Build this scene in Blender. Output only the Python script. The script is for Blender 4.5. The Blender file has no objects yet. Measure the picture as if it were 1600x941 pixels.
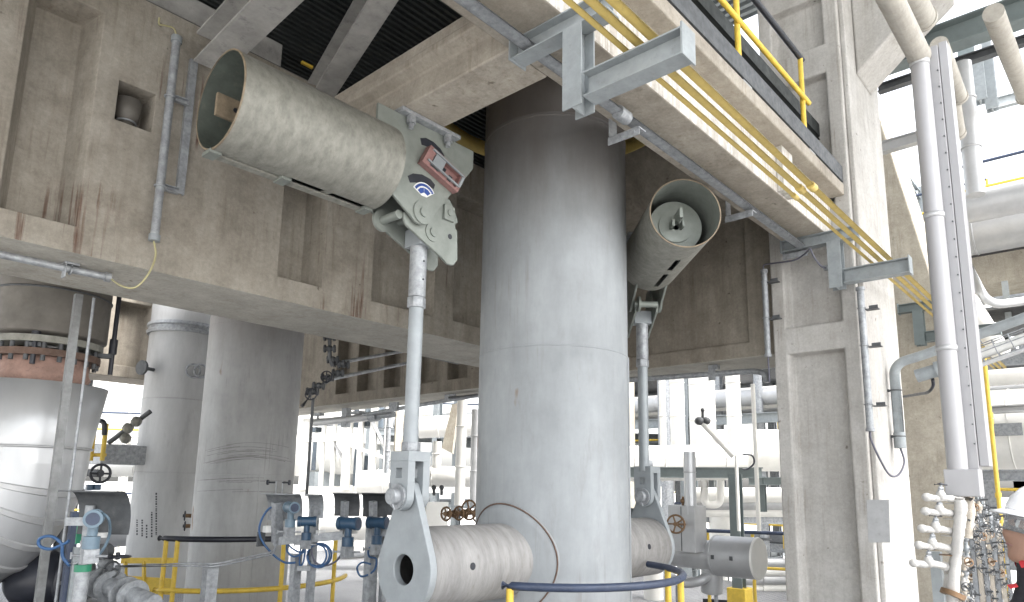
import bpy, math, random
from mathutils import Vector, Matrix
random.seed(7)
S=bpy.context.scene; COL=S.collection
V=Vector
# ------------------------------------------------------------------ camera
F=1080.; PX=800.; PY=570.; PITCH=math.radians(10); ROLL=math.radians(1); AZ=math.radians(42.1); EYE=1.7
fh=V((math.cos(AZ),math.sin(AZ),0)); rt=V((fh.y,-fh.x,0))
FW=fh*math.cos(PITCH)+V((0,0,1))*math.sin(PITCH); up=rt.cross(FW)
RT=rt*math.cos(ROLL)+up*math.sin(ROLL); UP=-rt*math.sin(ROLL)+up*math.cos(ROLL)
CAM=V((0,0,EYE))
cd=bpy.data.cameras.new('camera'); cam=bpy.data.objects.new('camera',cd); COL.objects.link(cam)
cd.sensor_width=36; cd.lens=F/1600*36; cd.shift_y=(PY-470.5)/1600; cd.clip_start=.05; cd.clip_end=6000
m=Matrix((RT,UP,-FW)).transposed().to_4x4(); m.translation=CAM; cam.matrix_world=m
S.camera=cam
# ------------------------------------------------------------------ light
SUN_EL=math.radians(55); SUN_AZ=math.radians(-80)   # azimuth from +X, ccw
w=bpy.data.worlds.new('World'); S.world=w; w.use_nodes=True
nt=w.node_tree; bg=nt.nodes['Background']
sky=nt.nodes.new('ShaderNodeTexSky'); sky.sky_type='NISHITA'; sky.sun_disc=False
sky.sun_elevation=SUN_EL; sky.sun_rotation=math.pi/2-SUN_AZ
sky.dust_density=4; sky.air_density=1.2; sky.ozone_density=1.0
hs=nt.nodes.new('ShaderNodeHueSaturation'); hs.inputs['Saturation'].default_value=.24
nt.links.new(sky.outputs[0],hs.inputs['Color']); nt.links.new(hs.outputs[0],bg.inputs[0]); bg.inputs[1].default_value=.15
sl=bpy.data.lights.new('sun','SUN'); sl.energy=1.7; sl.angle=math.radians(20); sl.color=(1,.975,.95)
so=bpy.data.objects.new('sun',sl); COL.objects.link(so)
sd=V((math.cos(SUN_EL)*math.cos(SUN_AZ),math.cos(SUN_EL)*math.sin(SUN_AZ),math.sin(SUN_EL)))
so.rotation_euler=sd.to_track_quat('Z','Y').to_euler(); so.location=(0,0,30)
S.view_settings.view_transform='Standard'; S.view_settings.look='None'; S.view_settings.gamma=1; S.view_settings.exposure=2.25
S.cycles.max_bounces=10; S.cycles.diffuse_bounces=6
# ------------------------------------------------------------------ pixel -> place helpers
def ray(x,y): return FW+RT*((x-PX)/F)-UP*((y-PY)/F)
def on(x,y,axis,v):
    d=ray(x,y); return CAM+d*((v-CAM[axis])/d[axis])
def dp(x,y,t): return CAM+ray(x,y)*t
def zp(x,y,py):
    k=PY-py; a=F*UP.z-k*FW.z; b=k*(FW.x*x+FW.y*y)-F*(UP.x*x+UP.y*y)
    return EYE+b/a
# ------------------------------------------------------------------ materials
def newmat(name):
    mt=bpy.data.materials.new(name); mt.use_nodes=True; return mt,mt.node_tree,mt.node_tree.nodes['Principled BSDF']
def N(nt,t,**k):
    n=nt.nodes.new(t)
    for a,b in k.items(): setattr(n,a,b)
    return n
def noise(nt,src,scale,detail=6,rough=.6,vec=(1,1,1)):
    mp=N(nt,'ShaderNodeMapping'); mp.inputs['Scale'].default_value=vec; nt.links.new(src,mp.inputs[0])
    n=N(nt,'ShaderNodeTexNoise'); n.inputs['Scale'].default_value=scale; n.inputs['Detail'].default_value=detail; n.inputs['Roughness'].default_value=rough
    nt.links.new(mp.outputs[0],n.inputs['Vector']); return n.outputs[0]
def ramp(nt,src,a,b,c0=(0,0,0,1),c1=(1,1,1,1)):
    r=N(nt,'ShaderNodeValToRGB'); r.color_ramp.elements[0].position=a; r.color_ramp.elements[1].position=b
    r.color_ramp.elements[0].color=c0; r.color_ramp.elements[1].color=c1
    nt.links.new(src,r.inputs[0]); return r.outputs[0]
def mix(nt,fac,a,b,mode='MIX'):
    m=N(nt,'ShaderNodeMix',data_type='RGBA',blend_type=mode)
    def put(i,v):
        if hasattr(v,'is_linked') or hasattr(v,'links'): nt.links.new(v,m.inputs[i])
        elif isinstance(v,(int,float)): m.inputs[i].default_value=v
        else: m.inputs[i].default_value=(*v,1) if len(v)==3 else v
    put(0,fac); put(6,a); put(7,b); return m.outputs[2]
def bump(nt,b,h,st,dist=.01):
    bp=N(nt,'ShaderNodeBump'); bp.inputs['Strength'].default_value=st; bp.inputs['Distance'].default_value=dist
    nt.links.new(h,bp.inputs['Height']); nt.links.new(bp.outputs[0],b.inputs['Normal'])
def pos(nt): return N(nt,'ShaderNodeNewGeometry').outputs['Position']
def concrete(name,c0,c1,stain,stain_amt=.5,streak=.5,rust=0,bumpst=.5,board=None,lime=0,midc=.18):
    mt,nt,b=newmat(name); p=pos(nt)
    big=ramp(nt,noise(nt,p,.9,5,.6),.32,.68)
    col=mix(nt,big,c0,c1)
    st=ramp(nt,noise(nt,p,7,6,.65,(1,1,.10)),.42,.72)
    s2=mix(nt,streak,(0,0,0),st)
    col=mix(nt,s2,col,stain)
    bl=ramp(nt,noise(nt,p,2.3,8,.7),.5,.72); col=mix(nt,mix(nt,stain_amt,(0,0,0),bl),col,stain)
    if rust:
        rr=ramp(nt,noise(nt,p,16,5,.6,(1,1,.05)),.56,.66); r2=ramp(nt,noise(nt,p,1.1,3,.5),.5,.6)
        col=mix(nt,mix(nt,1,rr,r2,'MULTIPLY'),col,(.11,.055,.035))
    if lime:
        rr=ramp(nt,noise(nt,p,30,4,.6,(1,1,.03)),.45,.6); col=mix(nt,mix(nt,lime,(0,0,0),rr),col,(.72,.71,.68))
    mid=ramp(nt,noise(nt,p,5.5,9,.78),.30,.72,(1-midc*1.55,1-midc*1.6,1-midc*1.7,1),(1+midc*.9,1+midc*.9,1+midc*.9,1)); col=mix(nt,1,col,mid,'MULTIPLY')
    thin=ramp(nt,noise(nt,p,26,5,.7,(1,1,.06)),.52,.70,(1,1,1,1),(.74,.71,.67,1)); msk=ramp(nt,noise(nt,p,1.7,3,.5),.42,.62); col=mix(nt,msk,col,mix(nt,1,col,thin,'MULTIPLY'))
    fine=ramp(nt,noise(nt,p,45,8,.75),.3,.75,(.80,.80,.80,1),(1.1,1.1,1.1,1)); col=mix(nt,1,col,fine,'MULTIPLY')
    pit=ramp(nt,noise(nt,p,16,2,.4),.20,.27,(.45,.43,.4,1),(1,1,1,1)); col=mix(nt,1,col,pit,'MULTIPLY')
    nt.links.new(col,b.inputs['Base Color']); b.inputs['Roughness'].default_value=.88
    h=noise(nt,p,14 if not board else 60,10,.72,board or (1,1,1))
    h2=mix(nt,.5,h,noise(nt,p,3,4,.5)); bump(nt,b,h2,bumpst,.02)
    return mt
def paint(name,c,rough=.5,metal=0,var=.15,scale=6,dirt=(.1,.09,.08),dirt_amt=.35,bumpst=.08,streak=(1,1,1)):
    mt,nt,b=newmat(name); p=pos(nt)
    n1=ramp(nt,noise(nt,p,scale,6,.65,streak),.3,.7,tuple(max(0,x*(1-var)) for x in c)+(1,),tuple(x*(1+var) for x in c)+(1,))
    d=ramp(nt,noise(nt,p,scale*2.1,8,.75,streak),.55,.8)
    col=mix(nt,mix(nt,dirt_amt,(0,0,0),d),n1,dirt)
    nt.links.new(col,b.inputs['Base Color']); b.inputs['Metallic'].default_value=metal
    rr=ramp(nt,noise(nt,p,scale*3,5,.6),.3,.7,(rough*.8,)*3+(1,),(min(1,rough*1.25),)*3+(1,)); nt.links.new(rr,b.inputs['Roughness'])
    bump(nt,b,noise(nt,p,scale*6,6,.6,streak),bumpst,.01)
    return mt
M={}
M['conc_l']=concrete('concrete_weathered',(.265,.24,.20),(.395,.368,.32),(.145,.12,.092),.5,.36,rust=.8)
M['conc_r']=concrete('concrete_grey',(.42,.408,.388),(.545,.535,.515),(.28,.26,.23),.35,.4,midc=.10)
M['conc_b']=concrete('concrete_brown',(.225,.20,.165),(.32,.292,.245),(.13,.105,.08),.4,.5)
M['soffit']=concrete('concrete_soffit',(.37,.36,.32),(.50,.48,.43),(.23,.20,.16),.4,.1)
M['girder']=concrete('concrete_girder',(.32,.288,.242),(.43,.395,.34),(.19,.155,.12),.4,.2)
M['lime']=concrete('concrete_lime_streaked',(.46,.43,.38),(.62,.60,.56),(.33,.28,.23),.3,.5,lime=.8)
M['board']=concrete('concrete_board_marked',(.33,.295,.245),(.43,.39,.33),(.20,.16,.12),.3,.1,bumpst=1.0,board=(.35,1,1))
M['beige']=concrete('concrete_beige',(.40,.365,.30),(.49,.455,.385),(.30,.255,.195),.3,.25)
M['riser']=paint('riser_steel',(.272,.290,.302),.6,.05,.16,3.0,(.17,.165,.16),.55,.06,(1,1,.22))
M['riser2']=paint('riser_weathered',(.37,.375,.375),.6,.1,.16,3.0,(.19,.185,.18),.5,.06,(1,1,.25))

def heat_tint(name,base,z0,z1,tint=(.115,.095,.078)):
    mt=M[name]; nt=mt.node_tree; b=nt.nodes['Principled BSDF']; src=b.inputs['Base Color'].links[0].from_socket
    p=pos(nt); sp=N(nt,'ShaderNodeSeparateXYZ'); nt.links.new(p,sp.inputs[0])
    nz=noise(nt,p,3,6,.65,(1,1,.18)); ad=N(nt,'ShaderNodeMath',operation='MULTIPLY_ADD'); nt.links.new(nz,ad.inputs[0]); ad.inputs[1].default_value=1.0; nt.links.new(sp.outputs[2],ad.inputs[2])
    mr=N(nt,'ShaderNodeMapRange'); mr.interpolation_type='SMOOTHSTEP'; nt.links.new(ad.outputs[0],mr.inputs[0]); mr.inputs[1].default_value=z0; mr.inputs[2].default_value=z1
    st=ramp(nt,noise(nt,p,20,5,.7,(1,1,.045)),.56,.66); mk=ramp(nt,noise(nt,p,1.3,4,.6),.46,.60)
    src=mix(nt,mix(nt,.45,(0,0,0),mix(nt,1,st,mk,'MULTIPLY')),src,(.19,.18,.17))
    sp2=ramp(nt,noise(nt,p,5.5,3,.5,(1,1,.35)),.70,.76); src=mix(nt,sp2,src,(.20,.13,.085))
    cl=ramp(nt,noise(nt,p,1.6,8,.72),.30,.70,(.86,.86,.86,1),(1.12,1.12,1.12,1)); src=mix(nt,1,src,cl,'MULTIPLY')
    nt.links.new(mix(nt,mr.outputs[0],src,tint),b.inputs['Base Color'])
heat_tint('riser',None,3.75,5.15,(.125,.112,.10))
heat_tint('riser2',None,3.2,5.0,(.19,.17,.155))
M['riser3']=paint('riser_pale',(.41,.415,.415),.6,.1,.16,3.0,(.2,.195,.19),.5,.06,(1,1,.25))
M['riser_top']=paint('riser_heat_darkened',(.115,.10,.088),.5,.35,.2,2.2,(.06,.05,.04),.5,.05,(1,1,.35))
M['galv']=paint('galvanised_steel',(.31,.325,.34),.5,.35,.32,20,(.14,.14,.145),.65,.08)
M['can']=paint('can_galvanised_weathered',(.235,.233,.205),.58,.25,.25,22,(.12,.11,.085),.7,.14,(1,.55,.6))
M['hanger']=paint('hanger_plate_grey_green',(.23,.25,.228),.55,.35,.12,7,(.15,.155,.14),.4,.08)
M['lug']=paint('lug_plate_grey',(.285,.31,.325),.5,.2,.12,5,(.25,.26,.27),.3,.06)
M['alu']=paint('aluminium_cladding',(.50,.51,.52),.36,.5,.08,3,(.33,.33,.33),.3,.03,(1,1,.12))
M['alud']=paint('aluminium_cladding_matt',(.44,.445,.45),.42,.4,.1,4,(.35,.35,.36),.3,.04)
M['trunnion']=paint('trunnion_streaked_steel',(.27,.265,.258),.58,.1,.25,11,(.13,.10,.08),.85,.2,(1.3,.14,.3))
M['duct']=paint('lilac_grey_cladding',(.345,.343,.352),.45,.3,.06,5,(.22,.22,.25),.2,.03,(1,1,.2))
M['insul']=paint('grubby_insulation',(.36,.34,.30),.75,0,.15,14,(.20,.16,.12),.55,.35)
M['rustd']=paint('rusty_dark_steel',(.13,.085,.065),.8,.1,.3,14,(.05,.035,.03),.7,.3)
M['dusty']=paint('dusty_brown_steel',(.13,.12,.105),.6,.2,.2,4,(.07,.06,.05),.5,.06)
M['scuff']=paint('scuff_grey',(.20,.195,.19),.7)
M['patchg']=paint('patch_mortar',(.40,.405,.41),.9,0,.1,9)
M['galvd']=paint('dull_galvanised',(.19,.195,.195),.5,.3,.25,14,(.1,.1,.1),.5)
M['inner_dark']=paint('can_inner_face_dark',(.10,.115,.10),.5,.2,.25,8,(.25,.24,.19),.5,.05)
M['canrim']=paint('can_rim_rusty',(.22,.175,.12),.7,0,.3,20)
M['darkblue']=paint('dark_blue_grey_panel',(.10,.125,.15),.6,0,.4,3,(.3,.3,.3),.4)
M['white']=paint('white_cladding',(.78,.77,.73),.5,0,.06,4,(.5,.47,.42),.2,.03)
M['green']=paint('grey_green_steel',(.155,.185,.185),.5,.1,.12,5,(.09,.09,.085),.35,.05)
M['bluegrey']=paint('blue_grey_steel',(.27,.295,.305),.5,.1,.14,12,(.15,.15,.145),.6,.05)
M['darksteel']=paint('dark_grey_steel',(.085,.09,.095),.6,.2,.3,8,(.22,.21,.2),.5,.1)
M['joist']=paint('dusty_grey_steel',(.36,.355,.34),.6,.1,.30,5,(.10,.10,.105),.8,.12)
M['yellow']=paint('yellow_paint',(.66,.46,.06),.5,0,.14,14,(.25,.18,.10),.6,.05)
M['ypipe']=paint('cream_yellow_paint',(.56,.42,.13),.55,0,.12,14,(.28,.21,.13),.6,.04)
M['black']=paint('black_paint',(.018,.02,.028),.4,0,.2,9,(.06,.05,.05),.4,.05)
M['navy']=paint('navy_vinyl',(.035,.05,.09),.42,0,.2,12,(.10,.11,.14),.4,.1)
M['rust']=paint('rusty_pink_primer',(.29,.185,.15),.8,0,.25,9,(.06,.035,.025),.85,.3)
M['red']=paint('faded_red_paint',(.25,.135,.125),.6,0,.15,20,(.28,.2,.18),.5,.08)
M['brass']=paint('bronze_wheel',(.20,.125,.07),.5,.5,.2,20,(.08,.05,.03),.4,.1)
M['blue']=paint('blue_enamel',(.03,.07,.125),.35,0,.1,15,(.05,.07,.1),.3,.03)
M['bluel']=paint('light_blue_enamel',(.13,.19,.24),.4,0,.1,15,(.1,.12,.14),.3,.03)
M['cable_b']=paint('blue_cable',(.035,.10,.23),.45,0,.1,15)
M['cable_k']=paint('grey_cable',(.10,.10,.13),.5,0,.1,15)
M['cable_y']=paint('cream_cable',(.36,.33,.18),.5,0,.1,15)
M['greenp']=paint('green_plastic',(.02,.22,.12),.4)
M['frost']=paint('frost_white_insulation',(.52,.47,.40),.85,0,.12,30,(.35,.26,.17),.4,.5)
M['wfrost']=paint('white_frosted_pipe',(.46,.45,.43),.8,0,.05,20,(.6,.55,.48),.3,.4)
M['label']=paint('label_white',(.7,.7,.68),.5)
M['dialblue']=paint('dial_blue',(.02,.06,.25),.5)
M['skin']=paint('skin',(.26,.15,.105),.5,0,.06,25,(.3,.14,.08),.2,.05)
M['cloth_k']=paint('black_cloth',(.02,.02,.025),.9,0,.2,30)
M['cloth_r']=paint('red_cloth',(.5,.03,.04),.9)
M['helmet']=paint('white_helmet',(.85,.86,.88),.25,0,.02)
M['hair']=paint('dark_hair',(.02,.016,.013),.7)
mt,nt_,b=newmat('clear_lens'); b.inputs['Transmission Weight'].default_value=.9; b.inputs['Roughness'].default_value=.08; b.inputs['Base Color'].default_value=(.85,.88,.9,1); M['lens']=mt
# ground / grating
mt,nt_,b=newmat('yard_ground'); p=pos(nt_); c=mix(nt_,noise(nt_,p,.3,6,.6),(.42,.41,.39),(.55,.54,.52)); nt_.links.new(c,b.inputs['Base Color']); b.inputs['Roughness'].default_value=.9; M['ground']=mt
mt,nt_,b=newmat('steel_grating'); p=pos(nt_)
w1=N(nt_,'ShaderNodeTexWave',bands_direction='X'); w1.inputs['Scale'].default_value=10
w2=N(nt_,'ShaderNodeTexWave',bands_direction='Y'); w2.inputs['Scale'].default_value=4
nt_.links.new(p,w1.inputs['Vector']); nt_.links.new(p,w2.inputs['Vector'])
g=mix(nt_,1,ramp(nt_,w1.outputs[1],.35,.65),ramp(nt_,w2.outputs[1],.9,.97),'LIGHTEN')
pn=ramp(nt_,noise(nt_,p,1.2,4,.6),.3,.7)
c=mix(nt_,g,(.10,.10,.105),mix(nt_,pn,(.29,.293,.30),(.40,.403,.41))); nt_.links.new(c,b.inputs['Base Color']); b.inputs['Roughness'].default_value=.55; b.inputs['Metallic'].default_value=.3
bump(nt_,b,g,.8,.02); M['grating']=mt
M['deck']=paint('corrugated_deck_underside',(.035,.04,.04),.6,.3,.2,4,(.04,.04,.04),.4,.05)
# ------------------------------------------------------------------ mesh builder
def frame(d,upv=V((0,0,1))):
    d=d.normalized()
    if abs(d.dot(upv))>.98: upv=V((1,0,0)) if abs(d.x)<.9 else V((0,1,0))
    s=d.cross(upv).normalized(); u=s.cross(d).normalized(); return d,s,u
class MB:
    def __init__(s): s.v=[]; s.f=[]; s.sm=[]
    def add(s,vs,fs,smooth=False):
        o=len(s.v); s.v+= [V(a) for a in vs]; s.f+=[tuple(i+o for i in f) for f in fs]; s.sm+=[smooth]*len(fs); return s
    def hexa(s,p): return s.add(p,[(3,2,1,0),(4,5,6,7),(0,1,5,4),(1,2,6,5),(2,3,7,6),(3,0,4,7)])
    def box(s,a,b):
        x0,y0,z0=[min(a[i],b[i]) for i in range(3)]; x1,y1,z1=[max(a[i],b[i]) for i in range(3)]
        return s.hexa([(x0,y0,z0),(x1,y0,z0),(x1,y1,z0),(x0,y1,z0),(x0,y0,z1),(x1,y0,z1),(x1,y1,z1),(x0,y1,z1)])
    def bar(s,p0,p1,wd,ht,upv=V((0,0,1)),off=(0,0)):
        p0=V(p0);p1=V(p1); d,sd,u=frame(p1-p0,V(upv)); a=sd*wd/2; b=u*ht/2; o=sd*off[0]+u*off[1]
        return s.hexa([p0+o-a-b,p0+o+a-b,p1+o+a-b,p1+o-a-b,p0+o-a+b,p0+o+a+b,p1+o+a+b,p1+o-a+b])
    def ibeam(s,p0,p1,h,wd,tf=.014,tw=.01,upv=V((0,0,1))):
        s.bar(p0,p1,wd,tf,upv,(0,h/2-tf/2)); s.bar(p0,p1,wd,tf,upv,(0,-h/2+tf/2)); s.bar(p0,p1,tw,h-2*tf-.001,upv); return s
    def chan(s,p0,p1,h,wd,t=.01,side=1,upv=V((0,0,1))):
        s.bar(p0,p1,wd,t,upv,(side*wd/2,h/2-t/2)); s.bar(p0,p1,wd,t,upv,(side*wd/2,-h/2+t/2)); s.bar(p0,p1,t,h-2*t-.001,upv,(side*t/2,0)); return s
    def angle(s,p0,p1,a=.05,t=.006,upv=V((0,0,1)),side=1):
        s.bar(p0,p1,a,t,upv,(side*a/2,t/2)); s.bar(p0,p1,t,a-t,upv,(side*t/2,t+(a-t)/2)); return s
    def cyl(s,p0,p1,r0,r1=None,n=16,cap=3):
        p0=V(p0);p1=V(p1); r1=r0 if r1 is None else r1; d,a,b=frame(p1-p0)
        ring=lambda p,r:[p+(a*math.cos(2*math.pi*i/n)+b*math.sin(2*math.pi*i/n))*r for i in range(n)]
        A=ring(p0,r0);B=ring(p1,r1)
        s.add(A+B,[(i,(i+1)%n,n+(i+1)%n,n+i) for i in range(n)],True)
        if cap&1: s.add(A,[tuple(reversed(range(n)))])
        if cap&2: s.add(B,[tuple(range(n))])
        return s
    def lathe(s,p0,axis,prof,n=24,smooth=True,a0=0,a1=2*math.pi):
        p0=V(p0); d,a,b=frame(V(axis)); full=abs(a1-a0-2*math.pi)<1e-6; m=n if full else n+1
        vs=[]
        for (t,r) in prof:
            for i in range(m):
                an=a0+(a1-a0)*i/n; vs.append(p0+d*t+(a*math.cos(an)+b*math.sin(an))*r)
        fs=[]
        for j in range(len(prof)-1):
            for i in range(n):
                k=(i+1)%m; fs.append((j*m+i,j*m+k,(j+1)*m+k,(j+1)*m+i))
        return s.add(vs,fs,smooth)
    def tube(s,pts,r,n=8,cap=True,rs=None):
        pts=[V(p) for p in pts]; L=len(pts); prev=None; rings=[]
        for i,p in enumerate(pts):
            t=(pts[min(i+1,L-1)]-pts[max(i-1,0)]).normalized()
            if prev is None: _,a,b=frame(t)
            else:
                a=(prev-t*prev.dot(t)).normalized(); b=t.cross(a)
            prev=a; rr=rs[i] if rs else r
            rings.append([p+(a*math.cos(2*math.pi*k/n)+b*math.sin(2*math.pi*k/n))*rr for k in range(n)])
        vs=[q for rg in rings for q in rg]
        s.add(vs,[(j*n+i,j*n+(i+1)%n,(j+1)*n+(i+1)%n,(j+1)*n+i) for j in range(L-1) for i in range(n)],True)
        if cap: s.add(rings[0],[tuple(reversed(range(n)))]); s.add(rings[-1],[tuple(range(n))])
        return s
    def prism(s,poly,off):
        poly=[V(p) for p in poly]; off=V(off); n=len(poly)
        nm=V((0,0,0))
        for i in range(n): nm+=poly[i].cross(poly[(i+1)%n])
        if nm.dot(off)<0: poly=poly[::-1]
        q=[p+off for p in poly]
        s.add(poly+q,[tuple(reversed(range(n))),tuple(range(n,2*n))]+[(i,(i+1)%n,n+(i+1)%n,n+i) for i in range(n)]); return s
    def ring(s,c,axis,ro,ri,t,n=28):
        return s.lathe(V(c)-V(axis).normalized()*t/2,axis,[(0,ri),(0,ro),(t,ro),(t,ri),(0,ri)],n,False)
    def torus(s,c,axis,R,r,n=24,m=8,a0=0,a1=2*math.pi):
        d,a,b=frame(V(axis)); k=n if abs(a1-a0)>6.28 else n
        pts=[V(c)+(a*math.cos(a0+(a1-a0)*i/n)+b*math.sin(a0+(a1-a0)*i/n))*R for i in range(n+1)]
        return s.tube(pts,r,m,cap=abs(a1-a0)<6.28)
    def ball(s,c,r,n=12,sc=(1,1,1)):
        c=V(c); vs=[];fs=[];m=n//2+1
        for j in range(m):
            th=math.pi*j/(m-1)
            for i in range(n):
                ph=2*math.pi*i/n; vs.append(c+V((math.sin(th)*math.cos(ph)*sc[0],math.sin(th)*math.sin(ph)*sc[1],math.cos(th)*sc[2]))*r)
        for j in range(m-1):
            for i in range(n): fs.append((j*n+i,(j+1)*n+i,(j+1)*n+(i+1)%n,j*n+(i+1)%n))
        return s.add(vs,fs,True)
    def build(s,name,mat,parent=None,local=False,bevel=0,**tg):
        me=bpy.data.meshes.new(name)
        if parent is None:
            xs=[v.x for v in s.v];ys=[v.y for v in s.v];zs=[v.z for v in s.v]
            o=V(((min(xs)+max(xs))/2,(min(ys)+max(ys))/2,min(zs))); Mi=Matrix.Translation(-o)
        elif local: Mi=Matrix.Identity(4)
        else: Mi=wm(parent).inverted()
        me.from_pydata([Mi@v for v in s.v],[],s.f); me.polygons.foreach_set('use_smooth',s.sm); me.update()
        ob=bpy.data.objects.new(name,me); COL.objects.link(ob); me.materials.append(M[mat])
        if parent is None: ob.location=o
        else: ob.parent=parent
        if bevel:
            bmerge(me)
            bv=ob.modifiers.new('edge','BEVEL'); bv.width=bevel; bv.segments=2; bv.limit_method='ANGLE'; bv.angle_limit=math.radians(35)
        for k,x in tg.items(): ob[k]=x
        return ob
import bmesh
def bmerge(me):
    bm=bmesh.new(); bm.from_mesh(me); bmesh.ops.remove_doubles(bm,verts=bm.verts,dist=1e-5); bmesh.ops.recalc_face_normals(bm,faces=bm.faces); bm.to_mesh(me); bm.free()
def wm(o):
    m=Matrix.Translation(o.location)@o.rotation_euler.to_matrix().to_4x4()
    return wm(o.parent)@m if o.parent else m
def thing(name,loc,label,category,group=None,rz=0):
    o=bpy.data.objects.new(name,None); COL.objects.link(o); o.location=loc; o.rotation_euler=(0,0,rz); o.empty_display_size=.2
    o['label']=label; o['category']=category
    if group: o['group']=group
    return o
def kids(o): return [c for c in COL.objects if c.parent==o]
def copy_tree(o,loc=None,rz=None,label=None,parent=None):
    c=o.copy(); COL.objects.link(c)
    if parent is not None: c.parent=parent
    if loc is not None: c.location=loc
    if rz is not None: c.rotation_euler=(0,0,rz)
    if label: c['label']=label
    for k in kids(o): copy_tree(k,parent=c)
    return c
def smoothpath(pts,k=6):
    pts=[V(p) for p in pts]; out=[]
    for i in range(len(pts)-1):
        p0=pts[max(i-1,0)];p1=pts[i];p2=pts[i+1];p3=pts[min(i+2,len(pts)-1)]
        for j in range(k):
            t=j/k; out.append(.5*((2*p1)+(p2-p0)*t+(2*p0-5*p1+4*p2-p3)*t*t+(3*p1-p0-3*p2+p3)*t**3))
    out.append(pts[-1]); return out
def bend(pts,r,k=6):
    """polyline with rounded corners"""
    pts=[V(p) for p in pts]; out=[pts[0]]
    for i in range(1,len(pts)-1):
        a=(pts[i-1]-pts[i]); b=(pts[i+1]-pts[i]); rr=min(r,a.length*.49,b.length*.49); a=a.normalized()*rr; b=b.normalized()*rr
        for j in range(k+1):
            t=j/k; out.append((pts[i]+a)*(1-t)**2+pts[i]*2*t*(1-t)+(pts[i]+b)*t*t)
    out.append(pts[-1]); return out
def panel_wall(mb,org,u,v,n,W,H,T,holes,depth=.12,taper=.05):
    """slab: front face at org spanned by u(W) and v(H), thickness T along n (away from viewer); holes=(u0,u1,v0,v1[,depth])"""
    org=V(org);u=V(u);v=V(v);n=V(n)
    us=sorted({0,W}|{h[0] for h in holes}|{h[1] for h in holes}); vs=sorted({0,H}|{h[2] for h in holes}|{h[3] for h in holes})
    P=lambda a,b,c=0: org+u*a+v*b+n*c
    for i in range(len(us)-1):
        for j in range(len(vs)-1):
            a0,a1,b0,b1=us[i],us[i+1],vs[j],vs[j+1]; ca,cb=(a0+a1)/2,(b0+b1)/2
            if any(h[0]<ca<h[1] and h[2]<cb<h[3] for h in holes): continue
            mb.add([P(a0,b0),P(a1,b0),P(a1,b1),P(a0,b1)],[(0,1,2,3)])
    for h in holes:
        a0,a1,b0,b1=h[:4]; dd=h[4] if len(h)>4 else depth; t=h[5] if len(h)>5 else taper
        o=[(a0,b0),(a1,b0),(a1,b1),(a0,b1)]; ii=[(a0+t,b0+t*.6),(a1-t,b0+t*.6),(a1-t,b1-t*.6),(a0+t,b1-t*.6)]
        def split(pa,pb):
            # vertices of grid lying on this edge, so the front grid and recess share them
            pts=[pa]
            if pa[1]==pb[1]:
                k=[x for x in us if min(pa[0],pb[0])<x<max(pa[0],pb[0])]; k=sorted(k,reverse=pb[0]<pa[0]); pts+=[(x,pa[1]) for x in k]
            else:
                k=[x for x in vs if min(pa[1],pb[1])<x<max(pa[1],pb[1])]; k=sorted(k,reverse=pb[1]<pa[1]); pts+=[(pa[0],x) for x in k]
            return pts+[pb]
        for k in range(4):
            e=split(o[k],o[(k+1)%4]); q=[P(*x) for x in e]+[P(*ii[(k+1)%4],dd),P(*ii[k],dd)]
            mb.add(q,[tuple(range(len(q)))])
        mb.add([P(*x,dd) for x in ii],[(0,1,2,3)])
    # sides and back
    B=[P(0,0,T),P(W,0,T),P(W,H,T),P(0,H,T)]; mb.add(B,[(3,2,1,0)])
    per=[P(x,0) for x in us]+[P(W,y) for y in vs[1:]]+[P(x,H) for x in reversed(us[:-1])]+[P(0,y) for y in reversed(vs[1:-1])]
    def side(front,b0,b1): mb.add(front+[b1,b0],[tuple(range(len(front)+2))])
    side([P(x,0) for x in us],B[0],B[1]); side([P(W,y) for y in vs],B[1],B[2]); side([P(x,H) for x in reversed(us)],B[2],B[3]); side([P(0,y) for y in reversed(vs)],B[3],B[0])
    return mb
X3=V((1,0,0));Y3=V((0,1,0));Z3=V((0,0,1))
ZS=3.0
# ================================================================== SETTING
MB().box((-3000,-3000,-6.2),(3000,3000,-6.0)).build('ground','ground',kind='structure')
MB().box((-3,-3,-.06),(13,16,0)).build('grating_floor','grating',kind='structure')
for i,(a,b_) in enumerate((((-3,-3),(-3,16)),((13,-3),(13,16)))):
    pass
# deck: corrugated underside above
def corrugated(mb,x0,x1,y0,y1,z,pitch=.055,h=.028,along='x'):
    n=int((y1-y0)/pitch) if along=='x' else int((x1-x0)/pitch)
    prof=[]
    for i in range(n):
        b0=i*pitch; prof+=[(b0,0),(b0+pitch*.42,0),(b0+pitch*.5,h),(b0+pitch*.92,h)]
    prof.append((n*pitch,0))
    vs=[]
    for (t,zz) in prof:
        if along=='x': vs+=[(x0,y0+t,z+zz),(x1,y0+t,z+zz)]
        else: vs+=[(x0+t,y0,z+zz),(x0+t,y1,z+zz)]
    mb.add(vs,[(2*i,2*i+2,2*i+3,2*i+1) for i in range(len(prof)-1)])
    mb.box((x0,y0,z+h+.004),(x1,y0+n*pitch if along=='x' else y1,z+.16)); return mb
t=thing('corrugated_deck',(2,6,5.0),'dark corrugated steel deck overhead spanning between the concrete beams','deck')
corrugated(MB(),-9,6.5,1.95,11.2,5.02).build('corrugated_sheet','deck',t)
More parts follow.
